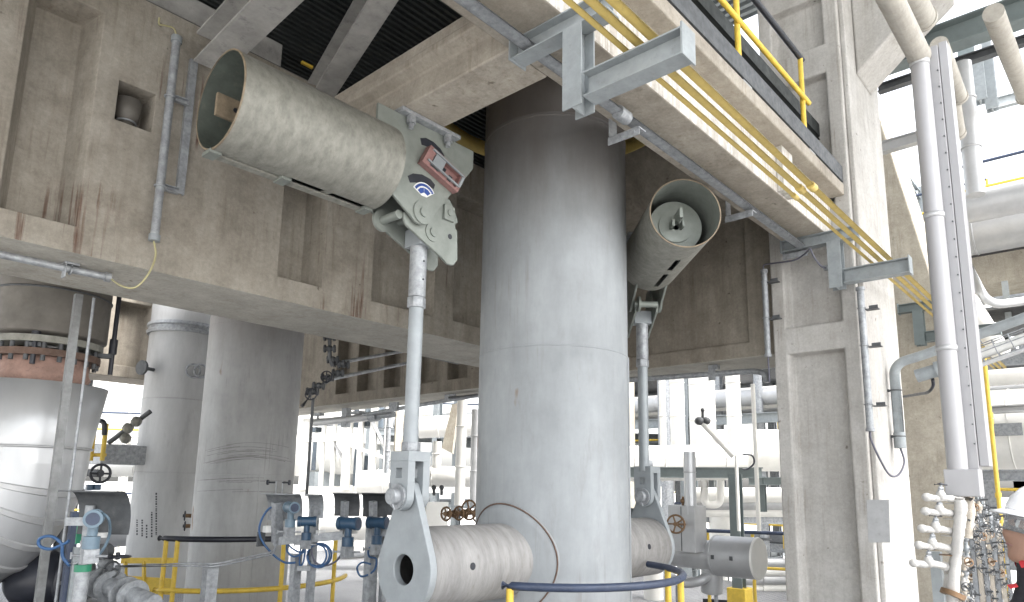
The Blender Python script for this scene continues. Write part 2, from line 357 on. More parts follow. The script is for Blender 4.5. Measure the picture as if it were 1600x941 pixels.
# ---- left concrete beam (along X)
mb=MB(); x0=-6
holes=[(.20-x0,.62-x0,.16,1.56),(.76-x0,1.145-x0,.16,1.56),(1.27-x0,1.49-x0,.90,1.165,.20,.012),(2.43-x0,2.80-x0,.17,1.4),(3.26-x0,3.93-x0,.165,1.4,.2,.03),(4.17-x0,4.95-x0,.175,1.4,.2,.03),(5.3-x0,6.0-x0,.175,1.4,.2,.03)]
for (qa,qb) in (((382,252),(428,272)),((536,312),(566,330))):
    a_=on(qa[0],qa[1],1,4.5); b_=on(qb[0],qb[1],1,4.5); holes.append((a_.x-x0,b_.x-x0,min(a_.z,b_.z)-ZS,max(a_.z,b_.z)-ZS+.04,.25,.01))
panel_wall(mb,(x0,4.5,ZS),X3,Z3,Y3,6.548-x0,1.78,.86,holes,.19,.07)
ob=mb.build('concrete_beam','conc_l',bevel=.012,label='long weathered brown concrete beam with recessed panels crossing behind the left spring can',category='beam')
ob.data.materials.append(M['soffit'])
for p_ in ob.data.polygons:
    if p_.normal.z<-.9 and abs(p_.center.z)<.01: p_.material_index=1
# ragged joint fillet along the bottom edge of the beam
# ---- right / far beam (along Y), face X=6.55
mb=MB(); y0=2.46; y1=13.
hl=[]
def HY(a,b,c,d,*k): hl.append((y1-b,y1-a,c,d)+k)
HY(2.76,4.42,.155,1.47,.045,.01)
for a,b in ((6.75,7.15),(7.35,7.95),(8.2,8.6),(8.8,9.3),(9.5,9.9)):
    HY(a,b,.17,1.5,.2,.02)
panel_wall(mb,(6.55,y1,ZS),-Y3,Z3,X3,y1-y0,1.78,.74,hl,.15,.03)
ob=mb.build('concrete_beam','conc_b',bevel=.012,label='concrete beam behind the big vertical pipe, running from the right column into the background',category='beam')
ob.data.materials.append(M['soffit'])
for p_ in ob.data.polygons:
    if p_.normal.z<-.9 and abs(p_.center.z)<.01: p_.material_index=1
# haunch slab above right beam
MB().prism([(6.548,0,4.48),(5.75,0,4.50),(5.3,0,4.96),(6.548,0,4.96)],(0,4.495-2.265,0)).build('concrete_haunch','conc_b',label='brown sloping concrete haunch above the right spring can',category='concrete haunch').location.y=2.265+(4.495-2.265)/2
# far beam at left background
mb=MB(); hl=[(.5+i*1.0,1.0+i*1.0,.2,1.3) for i in range(7)]
panel_wall(mb,(1.5,12.6,ZS+.4),X3,Z3,Y3,8,1.9,.8,hl,.2,.03)
mb.build('concrete_beam','conc_b',bevel=.012,label='distant tan concrete beam with recesses seen behind the far left pipes',category='beam')
# ---- crossbeam (along Y) carrying the hangers
mb=MB()
prof=[(2.76,3.98),(2.43,3.98),(2.43,4.13),(2.36,4.17),(2.36,4.22),(2.43,4.24),(2.43,4.36),(2.76,4.36)]
mb.prism([(x,2.262,z) for x,z in prof],(0,4.497-2.262,0))
ob=mb.build('concrete_crossbeam','girder',bevel=.01,label='short concrete crossbeam with a ledge, from which the left spring can hangs',category='beam')
# ---- front girder
mb=MB()
mb.prism([(-6,y,z) for y,z in ((2.26,3.98),(1.87,3.98),(1.87,4.36),(1.74,4.36),(1.74,4.47),(1.80,4.47),(1.80,4.63),(2.26,4.63))],(6.398+6,0,0))
ob=mb.build('concrete_girder','girder',bevel=.012,label='overhead concrete girder running from the upper middle down to the right column',category='beam')
for nm in ('lime','board'): ob.data.materials.append(M[nm])
for p_ in ob.data.polygons:
    if p_.normal.y<-.9 and p_.center.z<.4: p_.material_index=1
    elif p_.normal.z<-.9 and p_.center.z>.2: p_.material_index=2
MB().prism([(5.10,1.868,3.99),(5.32,1.868,3.99),(5.32,1.868,4.357),(5.10,1.868,4.357)],(0,-.05,0)).build('concrete_rib','lime',ob)
# black channel along the girder top
MB().chan((-2.5,1.742,4.565),(6.39,1.742,4.565),.15,.07,.008,side=-1).build('toe_channel','darksteel',label='dark steel channel along the edge of the walkway above the yellow pipes',category='channel')
# ---- right column
XR=6.4; mb=MB()
YL,YR=2.455,1.70; H=10; Z0=-.2
def colhole(pl,pb,pr,pt,d=.1,t=.03):
    # Y range & z range on front face from pixels
    a=YL-pl; b=YL-pr; return (a,b,pb-Z0,pt-Z0,d,t)
hol=[colhole(2.33,.1,1.83,zp(XR,2.1,549)),colhole(2.33,zp(XR,2.1,508),1.83,zp(XR,2.1,395)),
     colhole(2.33,zp(XR,2.1,330),1.83,zp(XR,2.1,128)),colhole(2.33,zp(XR,2.1,86),1.83,zp(XR,2.1,10)),colhole(2.33,7.0,1.83,8.6)]
panel_wall(mb,(XR,YL,Z0),-Y3,Z3,X3,YL-YR,H,1.15,hol,.12,.03)
ob=mb.build('concrete_column','conc_r',bevel=.014,label='tall pale concrete column with recessed panels standing right of the second spring can',category='column')
MB().prism([(6.46,1.70,Z0),(7.55,1.70,Z0),(7.55,1.70,H-.4),(6.46,1.70,H-.4)],(0,-.045,0)).build('side_pilaster','conc_r',ob,bevel=.012)
cpatch=MB().prism([on(1354,781,0,XR),on(1389,781,0,XR),on(1391,848,0,XR),on(1357,848,0,XR)],(-.002,0,0)).build('repair_patch','patchg',ob)
# haunch at the column's upper right
h0=[on(1365,150,0,7.0),on(1345,60,0,7.0),on(1385,20,0,7.0),on(1430,0,0,7.0)]
MB().prism([(6.75,1.655,on(1352,112,0,6.75).z),on(1396,50,0,6.75),on(1475,-35,0,6.75),on(1475,-35,0,6.75)+Z3*1.5,(6.75,1.655,9)],(.5,0,0)).build('concrete_haunch','conc_r',bevel=.02,label='splayed concrete haunch at the top right of the pale column',category='concrete haunch')
# beige column behind
mb=MB(); a=on(1382,600,0,9.5); b2=on(1483,600,0,9.5)
mb.box((9.5,b2.y,-.2),(10.5,a.y+.3,3.9)); mb.hexa([(9.5,b2.y,3.9),(10.5,b2.y,3.9),(10.5,a.y+.3,3.9),(9.5,a.y+.3,3.9),(9.5,b2.y+.5,6.6),(10.5,b2.y+.5,6.6),(10.5,a.y+.3,6.6),(9.5,a.y+.3,6.6)])
mb.build('concrete_column','beige',bevel=.02,label='beige concrete column in daylight just behind the pale column, tapering at its top',category='column')
# upper level beyond the handrail: deck and frame
t=thing('corrugated_deck',(5,4,8.2),'higher corrugated deck seen through the gap above the handrail','deck')
corrugated(MB(),-1.5,8.6,-4.6,7,8.2,.14,.06,'y').build('corrugated_sheet','bluegrey',t)  # sheet widened out of view over the camera to shade the bay
MB().box((5.2,2.7,5.0),(5.8,3.3,8.18)).build('upper_column','conc_r',bevel=.02,label='upper concrete post standing on the deck behind the handrail',category='column')
MB().box((5.3,2.3,7.5),(6.39,2.7,8.18)).build('upper_beam','conc_r',bevel=.02,label='upper concrete beam joining the pale column under the higher deck',category='beam')
# ---- steel joists in the dark ceiling
def ib(px0,py0,px1,py1,z,h,wd,mat,label,name='steel_joist',cat='steel beam',tf=.016,ext=0,grp=None):
    a=on(px0,py0,2,z); b=on(px1,py1,2,z); d=(b-a).normalized(); a=a-d*ext; b=b+d*ext
    MB().ibeam(a+Z3*h/2,b+Z3*h/2,h,wd,tf,.012).build(name,mat,label=label,category=cat)
ib(352,82,455,-20,4.45,.22,.21,'joist','wide dusty grey steel joist crossing above the open end of the left spring can',ext=.25)
ib(512,140,612,-20,4.5,.2,.15,'joist','narrow dusty steel joist rising from the middle of the left spring can',ext=.3)
a=on(205,0,1,4.52); 
MB().chan((-1.,4.55,4.90),(2.35,4.55,4.90),.20,.1,.012,side=-1).build('edge_channel','joist',label='steel channel lying along the top edge of the brown beam',category='channel')
MB().bar((-1.2,4.6,4.79),(6,4.6,4.79),.16,.015).build('bearing_plate','darksteel',label='dark bearing strip between the brown beam and the channel above it',category='steel plate')
# ================================================================== MAIN RISER
CX,CY,CR=4.152,3.319,.575
def seam(mb,cx,cy,r,z,h=.008): mb.lathe((cx,cy,z-h),Z3,[(0,r-.002),(h*.5,r+.004),(h*1.5,r+.004),(2*h,r-.002)],56)
ris=thing('riser_pipe',(CX,CY,0),'large grey vertical steel pipe in the centre with trunnions and lug plates welded to it','pipe')
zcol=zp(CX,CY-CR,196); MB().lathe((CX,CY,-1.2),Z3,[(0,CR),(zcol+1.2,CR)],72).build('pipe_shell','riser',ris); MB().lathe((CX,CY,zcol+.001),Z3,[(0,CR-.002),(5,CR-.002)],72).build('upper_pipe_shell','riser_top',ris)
mb=MB()
for py in (549,): seam(mb,CX,CY,CR,zp(CX,CY-CR,py))
seam(mb,CX,CY,CR,zp(CX,CY-CR,200),.012); seam(mb,CX,CY,CR,.35)
aw=math.radians(-62); mb.bar((CX+math.cos(aw)*CR,CY+math.sin(aw)*CR,-1),(CX+math.cos(aw)*CR,CY+math.sin(aw)*CR,zp(CX,CY-CR,549)),.014,.016)
mb.build('weld_seam','riser',ris)
ZT=1.205; YT=3.30
def plate_with_hole(mb,x0,x1,outline,hc,hr,n=64):
    """plate in YZ plane; outline(angle)->(y,z)"""
    O=[outline(2*math.pi*i/n) for i in range(n)]; Hh=[(hc[0]+hr*math.cos(2*math.pi*i/n),hc[1]+hr*math.sin(2*math.pi*i/n)) for i in range(n)]
    vs=[(x0,)+p for p in O]+[(x0,)+p for p in Hh]+[(x1,)+p for p in O]+[(x1,)+p for p in Hh]
    fs=[]
    for i in range(n):
        j=(i+1)%n
        fs+=[(i,j,n+j,n+i),(2*n+j,2*n+i,3*n+i,3*n+j),(j,i,2*n+i,2*n+j),(n+i,n+j,3*n+j,3*n+i)]
    return mb.add(vs,fs)
def tear(cy,cz,R,ty,tz,r):
    # convex hull of two circles sampled by angle around big centre
    pts=[]
    for i in range(120): pts.append((cy+R*math.cos(i*math.pi/60),cz+R*math.sin(i*math.pi/60)))
    for i in range(120): pts.append((ty+r*math.cos(i*math.pi/60),tz+r*math.sin(i*math.pi/60)))
    def f(a):
        d=(math.cos(a),math.sin(a)); best=R
        # support along ray: intersect with hull by sampling blends
        for k in range(101):
            t=k/100; c=(cy+(ty-cy)*t,cz+(tz-cz)*t); rr=R+(r-R)*t
            ox,oz=cy-c[0],cz-c[1]; B=ox*d[0]+oz*d[1]; Cc=ox*ox+oz*oz-rr*rr; D=B*B-Cc
            if D>0: best=max(best,-B+math.sqrt(D))
        return (cy+d[0]*best,cz+d[1]*best)
    return f
for (xa,xb,sgn) in ((2.725,2.775,-1),(5.47,5.52,1)):
    mb=MB(); plate_with_hole(mb,xa,xb,tear(YT,ZT,.245,YT+.0,1.655,.075),(YT,ZT),.088)
    lp=mb.build('lug_plate','lug',ris,bevel=.006)
    x_in=xb if sgn<0 else xa; xc=CX+sgn*.52
    MB().lathe((x_in,YT,ZT),(xc-x_in,0,0),[(0,.10),(.001,.245),(abs(xc-x_in),.245)],56).build('trunnion','trunnion',ris)
    # wrapped reinforcing pad
    mb=MB(); n=64; rs=[.24,.28,.33,.378,.382]; vs=[]
    for k,rr in enumerate(rs):
        for i in range(n):
            a=2*math.pi*i/n; y=YT+rr*math.cos(a); z=ZT+rr*math.sin(a)
            rad=CR+(.014 if k<4 else -.003); vs.append((CX+sgn*math.sqrt(max(rad*rad-(y-CY)**2,0)),y,z))
    mb.add(vs,[(k*n+i,k*n+(i+1)%n,(k+1)*n+(i+1)%n,(k+1)*n+i) for k in range(4) for i in range(n)],True)
    mb.build('reinforcing_pad','riser',ris)
    MB().tube(vs[3*n:4*n]+[vs[3*n]],.006,6,cap=False).build('pad_weld','riser_top' if 0 else 'rustd',ris)
    MB().torus((xc-sgn*.03,YT,ZT),X3,.247,.012,56,6).build('weld_seam','riser',ris)
    # drain hole: black disc, coloured for the dark inside the opening
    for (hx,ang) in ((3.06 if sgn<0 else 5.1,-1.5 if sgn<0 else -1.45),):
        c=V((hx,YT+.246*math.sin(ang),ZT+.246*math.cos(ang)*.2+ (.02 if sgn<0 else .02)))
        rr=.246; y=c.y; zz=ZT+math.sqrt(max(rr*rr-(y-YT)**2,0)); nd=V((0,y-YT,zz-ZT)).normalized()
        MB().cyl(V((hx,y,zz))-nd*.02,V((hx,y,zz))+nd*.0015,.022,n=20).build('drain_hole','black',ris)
    # holes seen inside lug: inner far end ring gives a bright end
# vertical streak marks handled by material
# ---- ring handrails
def ringrail(cx,cy,R,a0,a1,label,posts,mid=True,top='navy',r=.024,grp=None,floor=0,hook=None):
    t=thing('ring_handrail',(cx,cy,floor),label,'handrail',grp)
    pts=[V((cx+R*math.cos(math.radians(a0+(a1-a0)*i/40)),cy+R*math.sin(math.radians(a0+(a1-a0)*i/40)),1.1)) for i in range(41)]
    MB().tube(pts,r,12).build('top_rail',top,t)
    if mid: MB().tube([p-Z3*.52 for p in pts],r*.9,10).build('mid_rail','yellow',t)
    for a in posts:
        p=V((cx+R*math.cos(math.radians(a)),cy+R*math.sin(math.radians(a)),0)); MB().cyl(p,p+Z3*1.085,.024,n=12).build('post','yellow',t)
    mb=MB(); q=[V((p.x,p.y,.06)) for p in pts]
    for i in range(0,40,2): mb.bar(q[i],q[i+2],.008,.12)
    mb.build('toe_board','yellow',t)
    return t
ringrail(CX,CY,.945,-160,-17,'curved navy topped handrail round the foot of the central pipe',(-157,-50,-33),True,'navy',.026)
# yellow toe ring at deck opening above
rq=on(712,212,2,4.86); RR=math.hypot(rq.x-CX,rq.y-CY)
t=thing('deck_opening_ring',(CX,CY,4.7),'yellow kick ring round the deck opening where the central pipe passes through','kick plate')
mb=MB().lathe((CX,CY,4.80),Z3,[(0,RR),(.14,RR),(.14,RR-.02),(0,RR-.02),(0,RR)],56); mb.build('kick_band','ypipe',t)
MB().cyl((CX-RR*.75,CY+.45,4.81),(CX-RR*.75,CY+.45,5.0),.02).build('post','ypipe',t)
# ================================================================== SPRING HANGERS
def arc_slot(mb,pts,wd,y0,y1):
    L=len(pts); top=[];bot=[]
    for i,(x,z) in enumerate(pts):
        a=pts[max(i-1,0)];b=pts[min(i+1,L-1)]; dx,dz=b[0]-a[0],b[1]-a[1]; l=math.hypot(dx,dz); wq=wd*math.sin(math.pi*min(1,max(0.12,(i+.3)/(L-.4))))**.4
        top.append((x-dz/l*wq/2,z+dx/l*wq/2)); bot.append((x+dz/l*wq/2,z-dx/l*wq/2))
    poly=[(x,y0,z) for x,z in top]+[(x,y0,z) for x,z in reversed(bot)]
    mb.prism(poly,(0,y1-y0,0)); return mb
def lx(px,py,Y=3.17):
    p=on(px,py,1,Y); return (p.x-2.74,p.z)
def hanger(loc,rz,label,zc,xa,xb,spring_x,detail):
    t=thing('spring_hanger',loc,label,'spring hanger','constant spring hangers carrying the central pipe',rz)
    r=.262; n=72
    # can shell with slots: side grid, angle 0 = +z direction
    mb=MB(); ts=[0,.40,.44,.66,.70,.985,.99,1.0] if detail else [0,.22,.26,.50,.58,.9,.95,1.0]
    ts=[xa+(xb-xa)*k for k in ts]
    def ring(x,rr,m=n): return [(x,-rr*math.sin(2*math.pi*i/m),zc+rr*math.cos(2*math.pi*i/m)) for i in range(m)]
    slot_i=[i for i in range(n) if 170<(360*(i+.5)/n)<181] if not detail else [i for i in range(n) if 184<(360*(i+.5)/n)<200]
    slots=(2,4)
    for rr,flip in ((r,False),(r-.006,True)):
        if flip: outer=mb; mb=MB()
        vs=[];fs=[]
        for x in ts: vs+=ring(x,rr)
        for j in range(len(ts)-1):
            for i in range(n):
                if j in slots and i in slot_i: continue
                q=(j*n+i,j*n+(i+1)%n,(j+1)*n+(i+1)%n,(j+1)*n+i); fs.append(q if not flip else q[::-1])
        mb.add(vs,fs,True)
    mb.build('can_inner_face','inner_dark' if detail else 'hanger',t,True); mb=outer  # inside of the same shell, given a darker colour on the left can
    # rims
    for x in (xa,xb):
        A=ring(x,r);B=ring(x,r-.006); mb.add(A+B,[(i,(i+1)%n,n+(i+1)%n,n+i) for i in range(n)])
    for j in slots:   # slot walls
        for x in (ts[j],ts[j+1]):
            for i in slot_i:
                A=ring(x,r);B=ring(x,r-.006); mb.add([A[i],A[(i+1)%n],B[(i+1)%n],B[i]],[(0,1,2,3)])
    mb.build('can_shell','can' ,t,True)
    MB().lathe((xa-.004,0,zc),X3,[(0,r-.007),(0,r+.002),(.007,r+.002),(.007,r+.0005)],n,False).build('rim','canrim',t,True)
    # rear end plate
    MB().cyl((xb-.012,0,zc),(xb,0,zc),r-.008,n=48).build('end_plate','hanger',t,True)
    # spring plate inside
    MB().lathe((spring_x,0,zc),-X3,[(-.02,.03),(-.02,.205 if not detail else .25),(0,.205 if not detail else .25),(0,.13),(.012,.13),(.012,.03),(0,.03)],48,False).build('spring_plate','hanger' if not detail else 'darksteel',t,True)
    # spring coils
    pts=[(spring_x+.03+(xb-spring_x-.05)*k/220,.17*math.cos(k*.26),zc+.17*math.sin(k*.26)) for k in range(221)]
    MB().tube(pts,.02,6).build('coil_spring','darksteel',t,True)
    if detail:
        b=MB().box((xa+.0,.04,zc-.062),(spring_x,.062,zc+.062)).build('adjusting_bracket','canrim',t,True,bevel=.003); MB().cyl((xa+.10,.036,zc),(xa+.10,.0395,zc),.013,n=12).build('bracket_hole','black',b,True)
    else:
        b=MB().box((spring_x-.17,-.012,zc+.01),(spring_x,.012,zc+.085)); b.box((spring_x-.10,.03,zc-.03),(spring_x,.05,zc+.02)); b.box((spring_x-.09,-.045,zc-.03),(spring_x,-.03,zc+.02)); b.build('adjusting_bracket','hanger',t,True)
    # lower running strip beside the slots
    if detail:
        MB().bar((xa+.01,.105,zc-r+.005),(xb-.01,.105,zc-r+.005),.05,.012).build('lower_strip','can',t,True)
        mb=MB(); 
        for k in (.02,.42,.97): mb=MB().box((xa+(xb-xa)*k-.03,.04,zc-r-.010),(xa+(xb-xa)*k+.03,.135,zc-r+.010)); mb.build('strip_clip','hanger',t,True)
    # frame plates
    fp=[(xb-.13,3.95),(.33,3.95),(.33,3.82),(.12,3.55),(-.03,3.345),(-.07,3.305),(-.11,3.29),(-.15,3.295),(-.19,3.325),(xb-.13,3.50)]
    for y in (-.14,.12):
        MB().prism([(a,y,b) for a,b in fp],(0,.02,0)).build('frame_plate','hanger',t,True,bevel=.004)
    # top mounting: rail with nuts
    mb=MB(); mb.box((-.33,-.19,3.95),(.16,.19,3.976)); mb.build('mounting_plate','galv',t,True,bevel=.003)
    for x in (-.24,.07):
        MB().cyl((x,-.165,3.952),(x,-.165,3.90),.03,n=6).cyl((x,-.165,3.91),(x,-.165,3.87),.016,n=10).build('mounting_bolt','galv',t,True)
    # levers
    lev=[lx(*q) for q in ((633,328),(662,345),(668,322),(700,310),(719,313),(725,348),(718,351),(719,360),(722,362),(722,404),(713,413),(700,410),(690,400),(640,347))]
    lev=[(-.215,3.35),(-.03,3.40),(.06,3.57),(.16,3.55),(.20,3.50),(.24,3.42),(.215,3.40),(.215,3.37),(.235,3.36),(.245,3.16),(.21,3.115),(.16,3.11),(.11,3.14),(-.19,3.27),(-.215,3.31)]
    for y in (-.105,.085):
        MB().prism([(a,y,b) for a,b in lev],(0,.02,0)).build('lever_plate','hanger',t,True,bevel=.004)
    # pivots
    for (x,z,rr,y0) in ((-.10,3.37,.075,-.152),(.02,3.285,.062,-.113)):
        b=MB().cyl((x,y0,z),(x,-y0-.02,z),.03,n=24); b.cyl((x,y0,z),(x,y0+.012,z),rr,n=32); b.cyl((x,y0-.012,z),(x,y0,z),.03,n=24); b.build('pivot_pin','hanger',t,True)
    MB().cyl((-.24,-.09,3.33),(-.24,.12,3.33),.028,n=20).cyl((-.24,.07,3.33),(-.24,.09,3.33),.07,n=28).build('pivot_sleeve','hanger',t,True)
    MB().box((-.055,-.08,3.20),(.055,.08,3.32)).build('rod_block','lug',t,True,bevel=.006)
    mb=MB().box((.10,-.125,3.40),(.19,-.09,3.50)); mb.cyl((.145,-.135,3.45),(.145,-.12,3.45),.022,n=16); mb.build('lock_block','hanger',t,True,bevel=.003)
    MB().cyl((.17,-.1065,3.30),(.17,-.09,3.30),.018,n=16).build('lever_hole','black',t,True)
    # travel stop housing, dial and slots on the front plate
    yF=-.1405
    arc=[lx(656,222),lx(664,223),lx(674,229),lx(684,238),lx(691,247)]; arc_slot(MB(),arc,.062,yF-.001,yF+.01).build('slot','black',t,True)  # solid black pieces put the dark of the open slots into colour
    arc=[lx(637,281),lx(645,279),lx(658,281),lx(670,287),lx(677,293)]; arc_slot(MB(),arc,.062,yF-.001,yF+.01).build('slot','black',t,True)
    A,B,C_,D=[lx(*q) for q in ((664,231),(718,280),(705,307),(650,256))]
    mb=MB(); P=lambda s,u,y:(A[0]+(B[0]-A[0])*s+(D[0]-A[0])*u,y,A[1]+(B[1]-A[1])*s+(D[1]-A[1])*u)
    def quad(s0,s1,u0,u1,ya,yb): mb.prism([P(s0,u0,ya),P(s1,u0,ya),P(s1,u1,ya),P(s0,u1,ya)],(0,yb-ya,0))
    quad(0,1,0,.12,yF-.05,yF); quad(0,1,.88,1,yF-.05,yF); quad(0,.18,.122,.878,yF-.05,yF); quad(.9,1,.122,.878,yF-.05,yF); quad(.45,.9,.122,.878,yF-.012,yF)
    mb.build('travel_stop_housing','red',t,True,bevel=.002)
    mb=MB(); quad(.08,.96,.10,.18,yF-.062,yF-.0505); quad(.08,.96,.72,.80,yF-.062,yF-.0505); quad(.19,.45,.20,.70,yF-.058,yF-.002); quad(.92,.98,.15,.75,yF-.062,yF-.0505)
    mb.build('stop_plate','lug',t,True)
    mb=MB(); quad(.5,.6,.25,.55,yF-.0135,yF-.005); quad(.70,.80,.35,.65,yF-.0135,yF-.005); mb.build('stop_slot','black',t,True)
    # dial: blue sector with tick marks
    dc=lx(661,308); mb=MB(); vs=[];n2=14
    for i in range(n2):
        a0=math.radians(150-i*8.2); a1=math.radians(150-(i+1)*8.2+1.2)
        for ra,rb in ((.075,.092),):
            mb.prism([(dc[0]+rr*math.cos(a),yF-.0035,dc[1]-.01+rr*math.sin(a)) for rr,a in ((ra,a0),(rb,a0),(rb,a1),(ra,a1))],(0,.002,0))
    for a0,a1 in ((148,97),(93,42)):
        mb.prism([(dc[0]+rr*math.cos(math.radians(a)),yF-.0035,dc[1]-.01+rr*math.sin(math.radians(a))) for rr,a in ((.035,a0),(.066,a0),(.066,(a0+a1)/2),(.066,a1),(.035,a1))],(0,.002,0))
    poly=[(dc[0]+.1*math.cos(math.radians(a)),yF-.0015,dc[1]-.01+.1*math.sin(math.radians(a))) for a in range(155,30,-8)]+[(dc[0]+.02,yF-.0015,dc[1]),(dc[0]-.02,yF-.0015,dc[1])]
    dl=MB().prism(poly,(0,.0015,0)).build('load_scale','label',t,True)
    mb.build('scale_print','dialblue',dl,True)
    # rod, sleeve, nuts (vertical at local 0,0)
    mb=MB().cyl((0,0,3.215),(0,0,2.87),.055,n=20); mb.cyl((0,0,3.225),(0,0,3.216),.045,n=20)
    sl_=mb.build('turnbuckle_sleeve','galv',t,True)
    for z in (3.10,2.98):
        MB().cyl((.0,-.058,z),(0,-.05,z),.007,n=8).build('sight_hole','black',sl_,True)
    MB().cyl((0,0,2.868),(0,0,2.80),.060,n=6).build('lock_nut','galv',t,True,bevel=.003)
    MB().cyl((0,0,2.80),(0,0,1.86),.046,n=28).build('hanger_rod','lug',t,True)
    return t
def clevis(t,x,y,z):
    "fork over the lug plate whose face looks along X"
    MB().cyl((x,y,1.90),(x,y,1.955),.06,n=6).build('lock_nut','galv',t,bevel=.003)
    mb=MB()
    mb.box((x-.085,y-.085,1.84),(x+.085,y+.085,1.899))
    for s in (-1,1):
        o=[(-.085,1.839),(.085,1.839)]+[( .085*math.cos(math.radians(a)),z+.085*math.sin(math.radians(a))) for a in range(0,-181,-18)]
        xa=x+s*.032 ; xb=x+s*.085
        # leg with window: ring of quads between outline and window
        win=[(-.03,1.74),(.03,1.74),(.03,1.80),(-.03,1.80)]
        segs=[[(-.085,1.74),(-.03,1.74),(-.03,1.80),(-.085,1.80)],[(.03,1.74),(.085,1.74),(.085,1.80),(.03,1.80)],[(-.085,1.80),(.085,1.80),(.085,1.839),(-.085,1.839)],
              [(.085,1.74),(-.085,1.74)]+[(-.085*math.cos(math.radians(a)),z-.085*math.sin(math.radians(a))) for a in range(0,181,15)]]
        for g in segs: mb.prism([(xa,y+a,b) for a,b in g],(xb-xa,0,0))
    mb.build('clevis','lug',t)
    MB().cyl((x-.085,y,z),(x-.10,y,z),.075,n=28).build('washer','galv',t)
    MB().cyl((x-.145,y,z),(x+.13,y,z),.048,n=28).build('clevis_pin','galv',t,bevel=.004)
    MB().tube([(x-.135,y+.02,z+.075),(x-.135,y+.01,z),(x-.13,y-.03,z-.08)],.006,6).build('split_pin','galv',t)
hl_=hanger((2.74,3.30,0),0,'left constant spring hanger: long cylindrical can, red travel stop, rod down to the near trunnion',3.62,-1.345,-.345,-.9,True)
clevis(hl_,2.745,3.30,1.632)
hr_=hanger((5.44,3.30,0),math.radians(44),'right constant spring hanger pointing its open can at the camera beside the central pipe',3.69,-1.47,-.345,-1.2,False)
clevis(hr_,5.49,3.30,1.632)
# ================================================================== PIPES UNDER THE GIRDER
def run(name,mat,pts,r,label,cat='pipe',grp=None,bendr=.12,n=10):
    o=MB().tube(bend(pts,bendr),r,n).build(name,mat,label=label,category=cat)
    if grp: o['group']=grp
    return o
def alongX(px,py,z,x0,x1):
    p=on(px,py,2,z); return [(x0,p.y,z),(x1,p.y,z)]
for (px,py,zz,rr,lab) in ((1078,113,3.66,.0215,'outermost cream yellow pipe on the brackets beside the girder'),(1022,90,3.655,.020,'middle cream yellow pipe on the brackets beside the girder'),(988,88,3.650,.014,'innermost thin cream yellow pipe on the brackets beside the girder')):
    q=on(px,py,2,zz)
    t=thing('gas_pipe',(3,q.y,zz),lab,'pipe','yellow pipes carried on the brackets')
    MB().tube([(-.5,q.y,zz),(13,q.y,zz)],rr,14).build('pipe_run','ypipe',t)
    xs=on({.0215:1268,.020:1246,.014:1240}[rr],{.0215:292,.020:297,.014:308}[rr],2,zz).x
    MB().cyl((xs-.035,q.y,zz),(xs+.035,q.y,zz),rr*1.28,n=14).build('coupling','ypipe',t)
# silver conduit strapped below the girder
def condY(px,py,z): return on(px,py,2,z)
q=condY(1060,238,3.93); 
t=thing('conduit',(3,q.y,3.93),'galvanised conduit strapped along the girder underside on small angle clamps','conduit')
MB().tube([(-.5,q.y,3.90),(on(1262,388,2,3.90).x,q.y,3.90)],.036,16).build('conduit_tube','galv',t)
MB().cyl((on(985,175,2,3.9).x-.05,q.y,3.90),(on(985,175,2,3.9).x+.05,q.y,3.90),.042,n=16).build('coupling','galv',t)
for (px,py) in ((1000,195),(1180,325),(1258,390)):
    xk=on(px,py,2,3.86).x; k=MB().box((xk-.005,q.y-.055,3.845),(xk+.075,q.y+.17,3.853)); k.box((xk-.005,q.y-.055,3.80),(xk+.002,q.y+.17,3.843)); k.box((xk-.005,q.y+.155,3.86),(xk+.075,q.y+.163,3.978))
    c=k.build('clamp_bracket','galv',t,bevel=.001)
    for dy in (0,.08): MB().cyl((xk-.012,q.y+dy-.02,3.825),(xk-.004,q.y+dy-.02,3.825),.009,n=8).build('bolt','galv',c)
def bracket(X,label,mat='bluegrey',y_in=2.19,y_post=1.80,y_out=1.225,zb=3.45,full=True):
    t=thing('pipe_bracket',(X,y_post,3.9),label,'pipe bracket','steel brackets holding the yellow pipes')
    MB().ibeam((X,y_in,3.925),(X,1.60,3.925),.105,.10,.008,.007).build('cross_beam',mat,t)
    MB().bar((X,y_in+.001,3.925),(X,y_in+.009,3.925),.13,.13).build('end_plate',mat,t)
    mb=MB().ibeam((X,y_post,3.871),(X,y_post,zb),.11,.11,.008,.007,X3 ); mb.build('hanger_post',mat,t)
    mb=MB().ibeam((X,y_post-.062,3.545),(X,y_out+.01,3.545),.125,.10,.008,.007); mb.build('arm',mat,t)
    MB().bar((X,y_out+.009,3.548),(X,y_out,3.548),.115,.15).build('end_plate',mat,t)
    return t
bracket(2.43,'nearest pale grey steel bracket hanging under the girder with its arm carrying the yellow pipes')
bracket(6.22,'second blue grey bracket where the girder meets the pale column','bluegrey',2.25)
bracket(9.3,'third bracket seen beyond the pale column against the beige wall','green',2.0,1.8,1.0)
